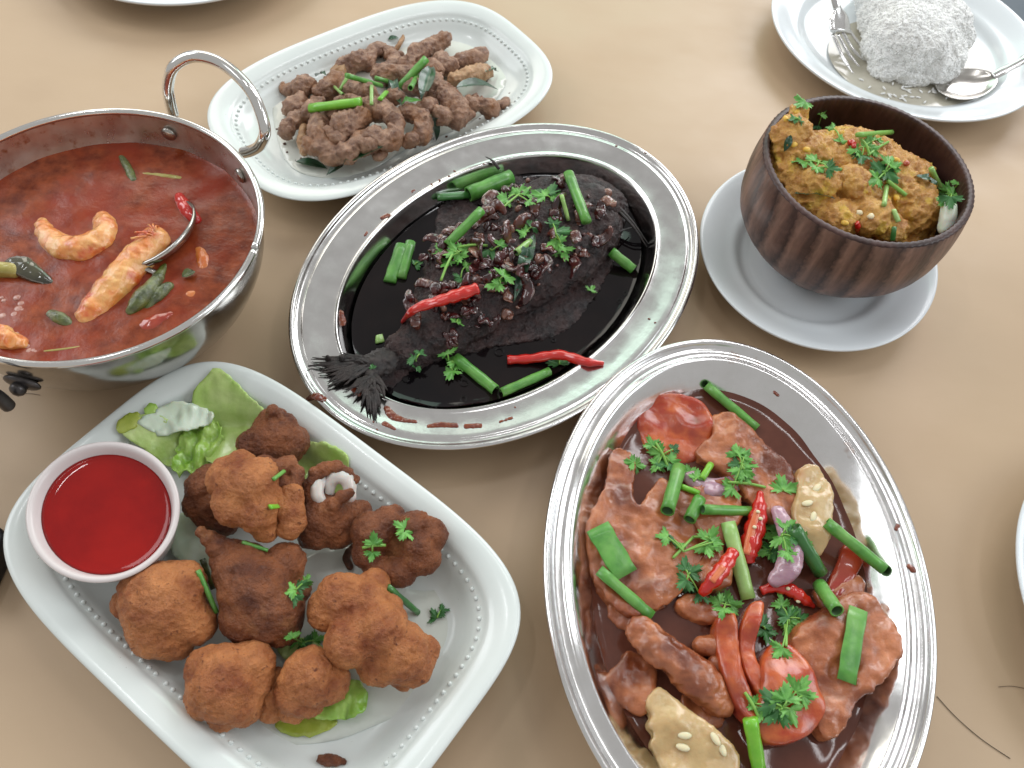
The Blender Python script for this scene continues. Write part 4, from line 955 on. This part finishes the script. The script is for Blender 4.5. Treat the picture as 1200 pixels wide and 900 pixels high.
# ================================================================== GARNISH (laid on the surfaces below)
def onion(label, pxs, rpx, mt='green', flat=1.0, hollow=True, lift=.6, dish='pork', bend=0):
    hs = [hit(*p) for p in pxs]
    a, b = hs[0][0], hs[-1][0]
    m = mpp(a); r = rpx*m
    n = 7; px0, px1 = pxs[0], pxs[-1]
    pts = []
    zmax = 0
    for i in range(n):
        f = i/(n-1); q = hit(px0[0]+(px1[0]-px0[0])*f, px0[1]+(px1[1]-px0[1])*f)[0]
        l = a.lerp(b, f); zmax = max(zmax, q.z - l.z)
    up = r*flat*lift + max(0, zmax)*.8 + (.0016 if flat < .3 else 0)
    P = []
    for i in range(n):
        f = i/(n-1); z = a.z*(1-f)+b.z*f + up
        # stay on the same line of sight while lifting towards the eye
        P.append(W(px0[0]+(px1[0]-px0[0])*f + bend*math.sin(math.pi*f), px0[1]+(px1[1]-px0[1])*f, z + .0004*math.sin(f*5)))
    V, Fc = tube_geo(P, [r*(1+.05*math.sin(i*2.1)) for i in range(n)], 14, hollow and flat == 1.0, flat)
    o = mk('spring_onion', V, Fc, M[mt])
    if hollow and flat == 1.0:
        o.data.materials.append(M['greenshade']); nf = len(o.data.polygons)
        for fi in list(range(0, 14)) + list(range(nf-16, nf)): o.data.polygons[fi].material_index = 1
    return tag(o, label, 'spring onion', 'cut spring onions on the ' + dish)
for lb, p, r, mt, fl in [
    ('long straight spring onion at the top right of the pork gravy', [(828, 452), (887, 502)], 5.5, 'green', 1),
    ('thick hollow spring onion tube standing near the round tomato', [(796, 548), (782, 599)], 8, 'green', 1),
    ('short hollow spring onion tube right of the standing one', [(820, 585), (808, 609)], 7.5, 'green', 1),
    ('horizontal spring onion tube behind the open chilli', [(823, 597), (880, 599)], 6, 'green', 1),
    ('long pale spring onion running down beside the open chilli', [(853, 612), (877, 702)], 9, 'greenp', .7),
    ('widest flat spring onion leaf on the big left pork slice', [(700, 617), (734, 674)], 15, 'green', .07),
    ('thin spring onion below the widest flat leaf', [(702, 668), (764, 722)], 7, 'green', .6),
    ('spring onion tube pointing to the right rim', [(968, 612), (1036, 667)], 7, 'green', 1),
    ('dark spring onion beside the standing cucumber', [(930, 618), (962, 672)], 8.5, 'greend', 1),
    ('short spring onion tube with an open end over the right slice', [(960, 685), (981, 716)], 8, 'green', 1),
    ('flat spring onion strip on the wide right pork slice', [(1006, 713), (992, 799)], 11, 'green', .07),
    ('bright green stem hanging below the lowest coriander', [(879, 842), (886, 872), (890, 905)], 9, 'greenb', .8),
    ('small spring onion tip left of the top pork slice', [(833, 544), (822, 562)], 4, 'greenb', 1),
    ('small curved green stem by the standing spring onion', [(798, 570), (819, 578)], 3.5, 'greenb', 1)]:
    onion(lb, p, r, mt, fl)
for lb, p, r, mt, fl in [
    ('bright spring onion at the back of the fish under the black spine', [z3(480, 215), z3(590, 170)], 9, 'green', 1),
    ('thin dark green onion leaf behind the fish', [z3(400, 222), z3(490, 215)], 5.5, 'greend', .6),
    ('left one of the paired spring onions in the soy', [z3(310, 345), z3(278, 440)], 7.5, 'green', .5),
    ('right one of the paired spring onions in the soy', [z3(332, 338), z3(308, 430)], 6, 'green', .7),
    ('slanting spring onion across the back of the fish', [z3(515, 255), z3(425, 345)], 5.5, 'green', 1),
    ('short open spring onion tube right of the fish', [z3(848, 362), z3(905, 408)], 6, 'green', 1),
    ('spring onion floating below the fish, joined to coriander', [z3(448, 635), z3(550, 718)], 6.5, 'green', 1),
    ('spring onion floating in front of the lower chilli', [z3(565, 725), z3(690, 670)], 5.5, 'green', 1),
    ('curved green chilli-like leaf near the fish head', [z3(738, 160), z3(752, 220), z3(785, 285)], 6, 'green', .8),
    ('small pale onion piece on the dark leaf over the fish', [z3(603, 365), z3(640, 335)], 4, 'greenp', 1),
    ('tiny square of spring onion in the soy near the tail', [z3(243, 588), z3(262, 584)], 6, 'greenp', .3),
    ('thin pale stem on top of the fish', [z3(720, 215), z3(738, 282)], 2.5, 'greenp', 1)]:
    onion(lb, p, r, mt, fl, dish='fish')
for lb, p, r, mt, fl in [
    ('brightest thick spring onion in front left of the squid', [z2(372, 354), z2(538, 333)], 6, 'greenb', .8),
    ('steep spring onion leaning over the middle of the squid', [z2(665, 287), z2(752, 192)], 4.6, 'green', 1),
    ('long tapered spring onion left of the steep one', [z2(492, 247), z2(604, 280)], 3.6, 'green', .8),
    ('spring onion tucked behind the steep one', [z2(585, 255), z2(665, 275)], 3, 'green', .8),
    ('tiny upright onion shred among the left squid', [z2(470, 295), z2(492, 255)], 2, 'greenp', 1),
    ('tiny vertical pale onion shred above the front squid', [z2(573, 280), z2(573, 342)], 2.2, 'greenp', .6),
    ('tiny pale onion shred at the far left of the garnish', [z2(452, 284), z2(480, 310)], 1.8, 'greenp', 1),
    ('small green tube under the steep spring onion', [z2(700, 288), z2(722, 250)], 3, 'green', 1),
    ('small bright onion bit in the centre of the squid', [z2(600, 325), z2(622, 300)], 3, 'greenb', .6)]:
    onion(lb, p, r, mt, fl, dish='squid')
for lb, p, r, mt, fl in [
    ('green stem left of the horned ball', [(232, 668), (245, 690), (254, 718)], 3, 'green', 1),
    ('olive stem between the round and the horned ball', [(237, 655), (244, 668), (250, 690)], 3.5, 'okra', 1),
    ('little green shred between the largest pale ball and the horned ball', [(284, 635), (314, 645)], 2.2, 'green', .7),
    ('dark green stem lying on the platter below the ring piece', [(455, 688), (470, 700), (490, 718)], 4, 'greend', .8),
    ('tiny green shred in the dark batter curl', [(320, 562), (333, 552)], 2.6, 'green', .8),
    ('tiny bright bit in the crook of the largest ball', [(316, 594), (326, 593)], 3.4, 'greenb', .5)]:
    onion(lb, p, r, mt, fl, dish='battered balls', hollow=False)
for lb, p, r, mt, fl in [
    ('upper thin green stem on the egg mash', [(1005, 158), (1045, 155)], 3, 'coris', 1),
    ('pale stem crossing the middle of the mash', [(1040, 212), (1062, 229)], 2.4, 'coris', 1),
    ('upright stem below the central coriander of the mash', [(1039, 218), (1036, 240)], 2.8, 'greenp', 1),
    ('forked stem scrap near the front of the mash', [(1047, 246), (1053, 260)], 3.4, 'greenp', .7),
    ('stem leading down to the right coriander in the bowl', [(1091, 197), (1103, 222)], 3, 'greenp', 1),
    ('dark stem scrap at the front wall of the bowl', [(1048, 266), (1046, 282)], 3, 'greend', .8)]:
    onion(lb, p, r, mt, fl, dish='egg mash', hollow=False)

def leaf_mesh(L, seed, lobes=3):
    rr = random.Random(seed); NA, NR = 52, 4; V = [(0, 0, 0)]; Fc = []
    for j in range(1, NR+1):
        f = j/NR
        for i in range(NA):
            th = math.radians(-125 + 250*i/(NA-1))
            lob = .5+.5*math.cos(th*360/82)
            r = L*1.28*(.40 + .42*lob**.8 + .16*(1-abs(th)/2.2)) + L*.17*math.cos(th*21+seed)*f*f + L*.05*rr.uniform(-1, 1)*f
            r *= f
            z = L*.16*f*f*math.sin(th*4+seed) + L*.10*f*math.sin(th*9+seed*2)*f + rr.uniform(-.02, .02)*L*f
            V.append((r*math.cos(th)+.1*L*f, r*math.sin(th), z))
    for i in range(NA-1): Fc.append((0, 1+i, 2+i))
    for j in range(NR-1):
        for i in range(NA-1):
            a = 1+j*NA+i; Fc.append((a, a+NA, a+NA+1, a+1))
    return V, Fc
def coriander(label, cx, cy, leaves, dish, mt='cori', stems=(), lift=.0018):
    """leaves: (px, py, size_px, image angle in degrees)"""
    h0, n0 = hit(cx, cy)
    t = thing('coriander_sprig', label, 'coriander', h0, 'coriander on the ' + dish)
    ctr = h0 + Vector((0, 0, lift))
    for k, (px, py, s, ang) in enumerate(leaves):
        h, n = hit(px, py); m = mpp(h); L = s*m
        n = (n*.45 + Vector((0, 0, 1)) + Vector((random.uniform(-.45, .45), random.uniform(-.45, .45), 0))).normalized()
        a = math.radians(ang); e = W(px + math.cos(a)*10, py - math.sin(a)*10, h.z) - W(px, py, h.z)
        d = (e - n*e.dot(n)).normalized(); s_ = n.cross(d)
        V, Fc = leaf_mesh(L, random.random()*20)
        base = h + Vector((0, 0, .0010 + L*.14)) - d*L*.45
        V = [base + d*v[0] + s_*v[1] + n*v[2] for v in V]
        mk('leaf', V, Fc, M[mt] if random.random() < .8 else M['corid'], t)
        if (base-ctr).length > .0015: 
            mid = base.lerp(ctr, .5) + Vector((0, 0, .001))
            mk('stem', *tube_geo(spline([ctr, mid, base], 3), .00045, 6), M['coris'], t)
    for p, q in stems:
        A, B = hit(*p)[0] + Vector((0, 0, .0012)), hit(*q)[0] + Vector((0, 0, .0012))
        mk('stem', *tube_geo(spline([A, A.lerp(B, .5)+Vector((0, 0, .0015)), B], 4), .0008, 7), M['coris'], t)
    return t
DP = 'pork'
coriander('long coriander sprig lying over the round tomato slice', 775, 535, [(762, 520, 10, 120), (768, 532, 12, 160), (778, 545, 13, 200), (786, 538, 11, 60), (768, 548, 10, 230), (790, 526, 7, 40)], DP, stems=[((768, 520), (782, 548))])
coriander('small coriander leaflet left of the tomato sprig', 742, 545, [(738, 543, 9, 170), (748, 547, 9, 350)], DP)
coriander('bushy coriander sprig on the top pork slice', 868, 545, [(862, 530, 12, 110), (872, 535, 12, 60), (860, 545, 11, 180), (876, 548, 12, 0), (866, 558, 14, 250), (854, 576, 13, 220), (874, 562, 9, 300)], DP, stems=[((852, 566), (896, 572))])
coriander('single flat coriander leaf on the top pork slice', 915, 575, [(915, 570, 17, 100)], DP)
coriander('coriander sprig with a curved stem on the left pork slice', 800, 648, [(776, 630, 12, 170), (786, 634, 8, 200), (832, 630, 15, 60), (828, 645, 14, 290), (838, 636, 12, 20), (795, 640, 8, 250)], DP, stems=[((788, 655), (812, 630)), ((812, 630), (832, 632))])
coriander('dark coriander tuft left of the sliced chilli', 805, 675, [(802, 664, 12, 100), (812, 670, 12, 30), (800, 684, 12, 220), (812, 690, 14, 300), (822, 700, 12, 320)], DP, 'corid')
coriander('pale coriander tuft right of the open chilli', 915, 628, [(908, 616, 14, 100), (922, 618, 13, 40), (904, 630, 13, 180), (918, 636, 15, 300), (930, 630, 12, 0), (942, 636, 10, 340), (908, 650, 16, 250), (896, 648, 12, 200), (922, 652, 12, 290)], DP)
coriander('small coriander cluster above the tomato strips', 848, 710, [(838, 706, 11, 150), (850, 702, 11, 80), (860, 710, 11, 10), (846, 718, 11, 260)], DP)
coriander('coriander sprig between the sliced chilli and the right pork', 922, 725, [(914, 706, 12, 110), (918, 720, 14, 140), (928, 728, 14, 330), (940, 725, 12, 20), (922, 738, 12, 260), (912, 764, 13, 230)], DP, stems=[((918, 730), (920, 758))])
coriander('dark coriander leaf under the tomato strips', 895, 738, [(893, 730, 12, 80), (896, 745, 13, 280)], DP, 'corid')
coriander('largest coriander sprig on the big tomato wedge', 915, 830, [(902, 820, 18, 130), (920, 815, 16, 90), (936, 806, 17, 50), (944, 816, 13, 0), (906, 838, 17, 220), (926, 838, 15, 300), (890, 838, 12, 240), (912, 826, 14, 180), (880, 822, 10, 140)], DP, stems=[((872, 812), (890, 846))])
coriander('tiny coriander leaf at the middle spring onions', 812, 566, [(816, 558, 9, 80), (806, 552, 8, 120)], DP)
DF = 'fish'
coriander('coriander sprig at the top left of the fish', *z3(600, 220), [(*z3(570, 235), 12, 200), (*z3(600, 210), 12, 120), (*z3(625, 215), 10, 60), (*z3(640, 240), 8, 330)], DF, stems=[(z3(560, 260), z3(640, 200))])
coriander('broad coriander leaf at the top of the fish', *z3(675, 225), [(*z3(665, 222), 13, 160), (*z3(690, 210), 14, 60), (*z3(700, 225), 10, 10)], DF)
coriander('leafy coriander sprig on the left flank of the fish', *z3(455, 370), [(*z3(410, 360), 11, 130), (*z3(440, 370), 13, 200), (*z3(425, 395), 12, 240), (*z3(455, 385), 12, 280), (*z3(470, 360), 10, 40)], DF, stems=[(z3(410, 440), z3(440, 370)), (z3(450, 355), z3(530, 350))])
coriander('fan-shaped coriander leaf right of the flank sprig', *z3(540, 365), [(*z3(540, 372), 14, 300), (*z3(565, 345), 8, 70)], DF)
coriander('coriander leaflet just above the red chilli head', *z3(465, 415), [(*z3(455, 440), 9, 220), (*z3(480, 405), 8, 20)], DF)
coriander('coriander leaf in the middle of the fish over the chilli', *z3(560, 440), [(*z3(545, 450), 13, 210), (*z3(575, 425), 13, 50), (*z3(560, 440), 10, 120)], DF)
coriander('large coriander leaf pair at the centre right of the fish', *z3(705, 320), [(*z3(695, 290), 9, 110), (*z3(715, 315), 16, 10), (*z3(710, 350), 14, 320), (*z3(725, 370), 12, 290), (*z3(700, 340), 10, 200)], DF)
coriander('coriander over the dark leaf in the fish centre', *z3(635, 310), [(*z3(620, 315), 10, 160), (*z3(650, 300), 10, 40)], DF)
coriander('coriander floating beneath the fish beside the onion', *z3(430, 650), [(*z3(425, 620), 11, 100), (*z3(440, 645), 11, 150), (*z3(435, 680), 12, 250), (*z3(460, 660), 9, 320)], DF)
coriander('rounded coriander leaf sitting on the lower red chilli', *z3(712, 640), [(*z3(712, 645), 13, 100)], DF, 'corid')
coriander('dark coriander sinking in the soy near the fish tail', *z3(345, 645), [(*z3(335, 640), 9, 150), (*z3(350, 660), 8, 300), (*z3(358, 625), 7, 60)], DF, 'corid')
coriander('tiny coriander fleck on the flank below the red chilli', *z3(453, 542), [(*z3(453, 545), 8, 60)], DF)
coriander('tiny bright leaf at the belly edge of the fish', *z3(795, 465), [(*z3(797, 462), 7, 60)], DF)
coriander('tiny leaf at the fish tail root', *z3(233, 662), [(*z3(233, 662), 5, 90)], DF)
coriander('coriander fleck by the right paired onion', *z3(350, 395), [(*z3(350, 397), 8, 20)], DF, 'corid')
DB = 'battered balls'
coriander('coriander tuft at the right shoulder of the horned ball', 348, 692, [(340, 694, 12, 200), (352, 688, 13, 20), (345, 704, 10, 270), (360, 680, 8, 60)], DB)
coriander('coriander strip below the horned ball', 355, 755, [(342, 744, 10, 120), (348, 752, 11, 220), (360, 756, 11, 330), (373, 750, 10, 20)], DB)
coriander('coriander leaf with a stem on the left of the ring piece', 437, 640, [(438, 634, 11, 80), (436, 652, 9, 260)], DB, stems=[((425, 643), (452, 640))])
coriander('flat coriander leaf on top of the ring piece', 474, 622, [(470, 618, 11, 150), (478, 628, 11, 320)], DB)
coriander('olive coriander scrap in the oil near the platter edge', 512, 725, [(510, 722, 10, 120), (520, 716, 8, 10)], DB, 'corid')
DM = 'egg mash'
coriander('coriander leaves at the left middle of the mash', 958, 193, [(936, 192, 11, 180), (952, 188, 12, 110), (964, 192, 13, 20), (974, 200, 11, 350), (955, 200, 10, 250)], DM, stems=[((950, 200), (985, 200))])
coriander('star-like coriander sprig near the back of the mash', 1010, 175, [(1000, 178, 11, 190), (1015, 170, 11, 70), (1022, 180, 10, 320), (1008, 188, 11, 260), (1026, 165, 9, 40)], DM, stems=[((1008, 165), (1018, 184)), ((1016, 184), (1040, 168))])
coriander('densest coriander sprig in the centre of the mash', 1035, 205, [(1028, 200, 13, 150), (1040, 192, 13, 70), (1024, 214, 12, 210), (1042, 208, 13, 320), (1034, 206, 12, 100), (1048, 196, 9, 20)], DM)
coriander('round coriander rosette at the right side of the bowl', 1112, 230, [(1104, 228, 12, 180), (1112, 222, 13, 90), (1120, 230, 13, 10), (1112, 238, 12, 270), (1122, 216, 8, 60), (1104, 238, 9, 220)], DM)
coriander('green leaf on the high left shoulder of the mash', 938, 122, [(938, 124, 12, 200)], DM)
coriander('dark herb fleck below the shoulder leaf', 930, 142, [(928, 142, 8, 180), (938, 144, 6, 0)], DM, 'corid')
coriander('thin green tip beside the mash shoulder', 962, 135, [(962, 134, 8, 75), (955, 150, 8, 200)], DM)
coriander('small herb tip behind the star-like sprig', 983, 165, [(984, 166, 8, 80), (972, 152, 7, 160)], DM)

# pointed leaves
def pleaf(label, a, b, wpx, mt='curryleaf', dish='squid', name='curry_leaf', lift=.0012, curl=.12):
    A, nA = hit(*a); B, nB = hit(*b); A = A+Vector((0, 0, lift)); B = B+Vector((0, 0, lift))
    d = B-A; L = d.length; d.normalize(); s = Vector((0, 0, 1)).cross(d).normalized(); n = d.cross(s); n = n if n.z > 0 else -n
    wd = wpx*mpp(A); V, Fc = [], []; N1, N2 = 14, 6
    zs = []
    for i in range(N1+1):
        f = i/N1; q, _ = hit(a[0]+(b[0]-a[0])*f, a[1]+(b[1]-a[1])*f)
        P = A.lerp(B, f); P.z = max(P.z, q.z+lift) if q.z - P.z < .01 else P.z
        zs.append(P)
    for i in range(N1+1):
        f = i/N1; ww = wd*(math.sin(math.pi*min(1, f*1.02))**.75)*(1 - .25*f)
        for j in range(N2+1):
            g = -1+2*j/N2
            V.append(zs[i] + s*(g*ww/2) + n*(abs(g)*ww*.25 + curl*L*math.sin(f*math.pi)*.4 + .0004*noise.noise(Vector((f*9, g*3, wd*999)))))
    for i in range(N1):
        for j in range(N2): k = i*(N2+1)+j; Fc.append((k, k+1, k+N2+2, k+N2+1))
    o = mk(name, V, Fc, M[mt]); return tag(o, label, 'leaf', 'dark leaves on the ' + dish)
for lb, a, b, wpx in [
    ('long dark curry leaf lying in front of the squid', z2(425, 578), z2(612, 484), 23),
    ('small dark curry leaf left of the long front one', z2(325, 532), z2(430, 556), 14),
    ('dark curry leaf with a pointed tip at the right of the squid', z2(850, 290), z2(985, 296), 21),
    ('dark leaf tip behind the right end of the squid', z2(940, 245), z2(988, 238), 7),
    ('crumpled curry leaf under the steep spring onion', z2(770, 235), z2(735, 335), 20),
    ('dark curry leaf pointing down in the centre of the squid', z2(620, 290), z2(672, 352), 12),
    ('dark leaf hanging at the front right of the squid', z2(765, 385), z2(785, 465), 14),
    ('small black-green leaf at the back left of the squid', z2(392, 255), z2(425, 250), 10),
    ('dark leaf tip at the very back of the squid', z2(628, 134), z2(662, 128), 8)]:
    pleaf(lb, a, b, wpx)
pleaf('light green leaf scrap in the centre of the squid', z2(670, 345), z2(735, 332), 9, 'green')
pleaf('long dark leaf draped over the middle of the fish', z3(650, 320), z3(598, 495), 17, 'curryleaf', 'fish', curl=.05)
pleaf('dark herb strip at the front left of the mash', (930, 228), (978, 235), 12, 'curryleaf', 'egg mash', 'herb_leaf')
pleaf('dark leaf patch on the left wall side of the mash', (926, 160), (918, 180), 10, 'curryleaf', 'egg mash', 'herb_leaf')
pleaf('dark wilted leaf at the right of the mash', (1072, 208), (1098, 222), 12, 'curryleaf', 'egg mash', 'herb_leaf')
pleaf('faded dark leaf beneath the curry near the okra', (214, 326), (230, 320), 14, 'okra', 'curry', 'herb_leaf')

# chillies
def chilli(label, pts, radii_px, dish, stem=False, lift=.7):
    hs = [hit(*p)[0] for p in pts]; m = mpp(hs[0])
    t = thing('red_chilli', label, 'chilli', hs[0], 'red chillies on the ' + dish)
    P = [h + Vector((0, 0, r*m*lift)) for h, r in zip(hs, radii_px)]
    zs = [p.z for p in P]
    for i in range(1, len(P)-1): P[i].z = max(P[i].z, (zs[i-1]+zs[i+1])/2)
    PP, R = fat(P, [r*m for r in radii_px], 6)
    V, Fc = tube_geo(PP, [max(.0003, r*(1+.10*math.sin(i*1.7)+.05*math.sin(i*3.1))) for i, r in enumerate(R)], 16, flat=.85)
    mk('chilli_body', V, Fc, M['chilli'], t); return t
chilli('whole red chilli with a hooked tip lying on the fish flank', [z3(310, 545), z3(345, 515), z3(410, 498), z3(460, 485), z3(505, 463)], [2.5, 6, 7.5, 9, 7.5], 'fish')
chilli('slim red chilli floating in front of the fish', [z3(580, 645), z3(640, 643), z3(710, 645), z3(780, 650), z3(828, 652)], [5.5, 6, 6, 5.5, 2.5], 'fish')
def open_chilli(label, pts, rp, seeds, inner=True):
    t = chilli(label, pts, rp, 'pork', lift=.9); refresh()
    if inner:
        q = [hit(*p)[0] + Vector((0, 0, .0004)) for p in pts[1:-1]]
        mm = mpp(q[0])
        PP, R = fat(q, [r*mm*.42 for r in rp[1:-1]], 5)
        mk('cut_face', *tube_geo(PP, R, 10, flat=.3), M['chilliin'], t)
    refresh()
    for px, py in seeds:
        h, n = hit(px, py); mk('seed', *ico(h+Vector((0, 0, .0005)), (.0012, .0010, .0007), 0, 2), M['seed'], t)
open_chilli('split red chilli standing upright in the centre of the pork', [(890, 577), (887, 600), (880, 625), (874, 650), (876, 662)], [3, 9, 12, 11, 6], [(888, 600), (884, 618), (891, 608)])
open_chilli('red chilli slice leaning left below the split chilli', [(858, 648), (848, 664), (834, 682), (820, 698)], [7, 9, 9, 5], [])
open_chilli('thin red chilli slice with two pale seeds', [(890, 694), (905, 690), (924, 694), (940, 704), (954, 712)], [5, 6, 8, 7, 2], [(923, 690), (935, 705)], False)
chilli('small red chilli fleck at the front of the mash', [(1003, 262), (1004, 268), (1003, 274)], [3, 4, 3], 'egg mash')
chilli('red onion-like fleck near the back of the mash', [(993, 169), (997, 171), (1000, 174)], [3, 3.5, 2.5], 'egg mash')

# drips and bubbles
def drip(label, pts, rpx, mt='drip', flat=.35, cat='sauce drip', grp='sauce drips on the platter rims'):
    hs = [hit(*p)[0] + Vector((0, 0, .0002)) for p in pts]; m = mpp(hs[0])
    PP, R = fat(hs, [r*m for r in rpx], 4) if len(hs) > 1 else (hs, [rpx[0]*m])
    o = clay('sauce_drip', [ico(p, (r, r, max(.0005, r*flat)), 0, 2) for p, r in zip(PP, R)], M[mt], .0005, 1, [(.0003, 600, 'n')], len(label))
    return tag(o, label, cat, grp)
drip('longest dark sauce smear on the rim under the fish tail', [z3(270, 765), z3(285, 785), z3(310, 795), z3(345, 800)], [4, 6, 4, 3])
drip('reddish sauce smear to the left of the paired smears', [z3(265, 805), z3(290, 818)], [4, 3])
drip('wide red-brown sauce smear on the front rim of the fish platter', [z3(378, 812), z3(410, 808), z3(448, 810)], [3, 4.5, 4])
drip('red-brown sauce smear right of the wide one', [z3(475, 812), z3(510, 810)], [4, 4])
drip('small sauce smear at the front rim further right', [z3(562, 800), z3(592, 790)], [2.2, 2.6])
drip('crispy brown crumb stuck on the outer rim at the lower left', [z3(68, 742), z3(88, 735), z3(108, 742)], [3, 5, 4], flat=.7)
drip('brown crumb cluster beside the tail on the rim', [z3(185, 715), z3(200, 728)], [4, 4], flat=.7)
drip('dark drop on the upper left rim of the fish platter', [z3(258, 275), z3(275, 268)], [3, 3])
drip('orange drop on the left rim of the fish platter', [z3(215, 320), z3(220, 312)], [2, 2])
drip('dark drop higher on the upper left rim', [z3(335, 208), z3(342, 204)], [2, 1.5])
drip('red stain low on the left inner wall of the fish platter', [z3(150, 520), z3(155, 545)], [5, 6], flat=.15)
SPK = ['lowest of the row on the upper left fish platter rim', 'second in the row on the upper left fish platter rim', 'third in the row on the upper left fish platter rim', 'fourth in the row on the upper left fish platter rim', 'on the top rim by the black spine', 'on the upper right rim of the fish platter', 'far right on the top rim of the fish platter', 'on the right rim where the green tint starts', 'just under its twin on the right fish platter rim', 'below the fish tail on the rim', 'lower one below the fish tail on the rim', 'on the front rim near the pork platter']
for k, (x, y) in enumerate([(385, 188), (405, 178), (430, 168), (445, 155), (520, 137), (860, 90), (935, 108), (945, 535), (960, 545), (235, 800), (245, 820), (600, 762)]):
    drip('tiny dark sauce speck ' + SPK[k], [z3(x, y), z3(x+3, y+1)], [1.4, 1], grp='tiny sauce specks on the fish platter rim', cat='sauce speck')
drip('brown gravy spot on the right rim of the pork platter', [(1066, 664), (1070, 668)], [4, 4])
drip('brown gravy spot higher up the right rim of the pork platter', [(1050, 620), (1052, 616)], [2.5, 3])
drip('orange gravy spot inside the upper rim of the pork platter', [(908, 460), (911, 463)], [3, 3])
parts = []
pr = random.Random(3)
for (x, y) in [(350, 745), (390, 768), (468, 742), (470, 700), (320, 690), (440, 640), (700, 590), (800, 625), (870, 490), (885, 470), (560, 620)]:
    c_ = W(*z3(x, y), .0124); r = pr.uniform(.0012, .0026)
    P = [c_ + Vector((r*math.cos(a*math.pi/8), r*math.sin(a*math.pi/8), .0001)) for a in range(17)]
    parts.append(tube_geo(P, .00028, 6))
V, Fc = join(parts); o = mk('oil_bubbles', V, Fc, M['soy']); tag(o, 'small ring bubbles on the black soy sauce', 'bubbles'); o['kind'] = 'stuff'
# egg curds and flecks in the mash
EG = ['yellow egg curd left of the leafy coriander in the mash', 'yellow egg curd on the high left shoulder of the mash', 'yellow egg curd highest at the left rim of the bowl', 'white seed-like fleck at the front of the mash', 'white seed-like fleck right of its twin at the mash front',
      'yellow egg curd behind the star-like coriander', 'yellow egg curd at the back right of the mash', 'orange-red fleck at the back right edge of the mash', 'yellow egg curd below the densest coriander in the bowl', 'yellow egg curd close to the front bowl rim', 'yellow egg curd by the dark leaf patch at the left wall']
for k, (px, py, mt) in enumerate([(945, 176, 'egg'), (934, 132, 'egg'), (921, 140, 'egg'), (1006, 250, 'seed'), (1020, 254, 'seed'), (1014, 176, 'egg'), (1050, 188, 'egg'), (1062, 192, 'tomato'), (1050, 232, 'egg'), (990, 262, 'egg'), (930, 170, 'egg')]):
    h, n = hit(px, py); V, Fc = ico(h, (.0024, .0019, .0016), k, 2); V = [v + Vector((0, 0, .0004)) + (v-h)*.3*noise.noise(v*900) for v in V]
    o = mk('egg_curd', V, Fc, M[mt]); tag(o, EG[k], 'egg curd', 'egg curds in the mash')
print('objects', len(bpy.data.objects), 'tris', sum(len(o.data.polygons) for o in bpy.data.objects if o.type == 'MESH'))
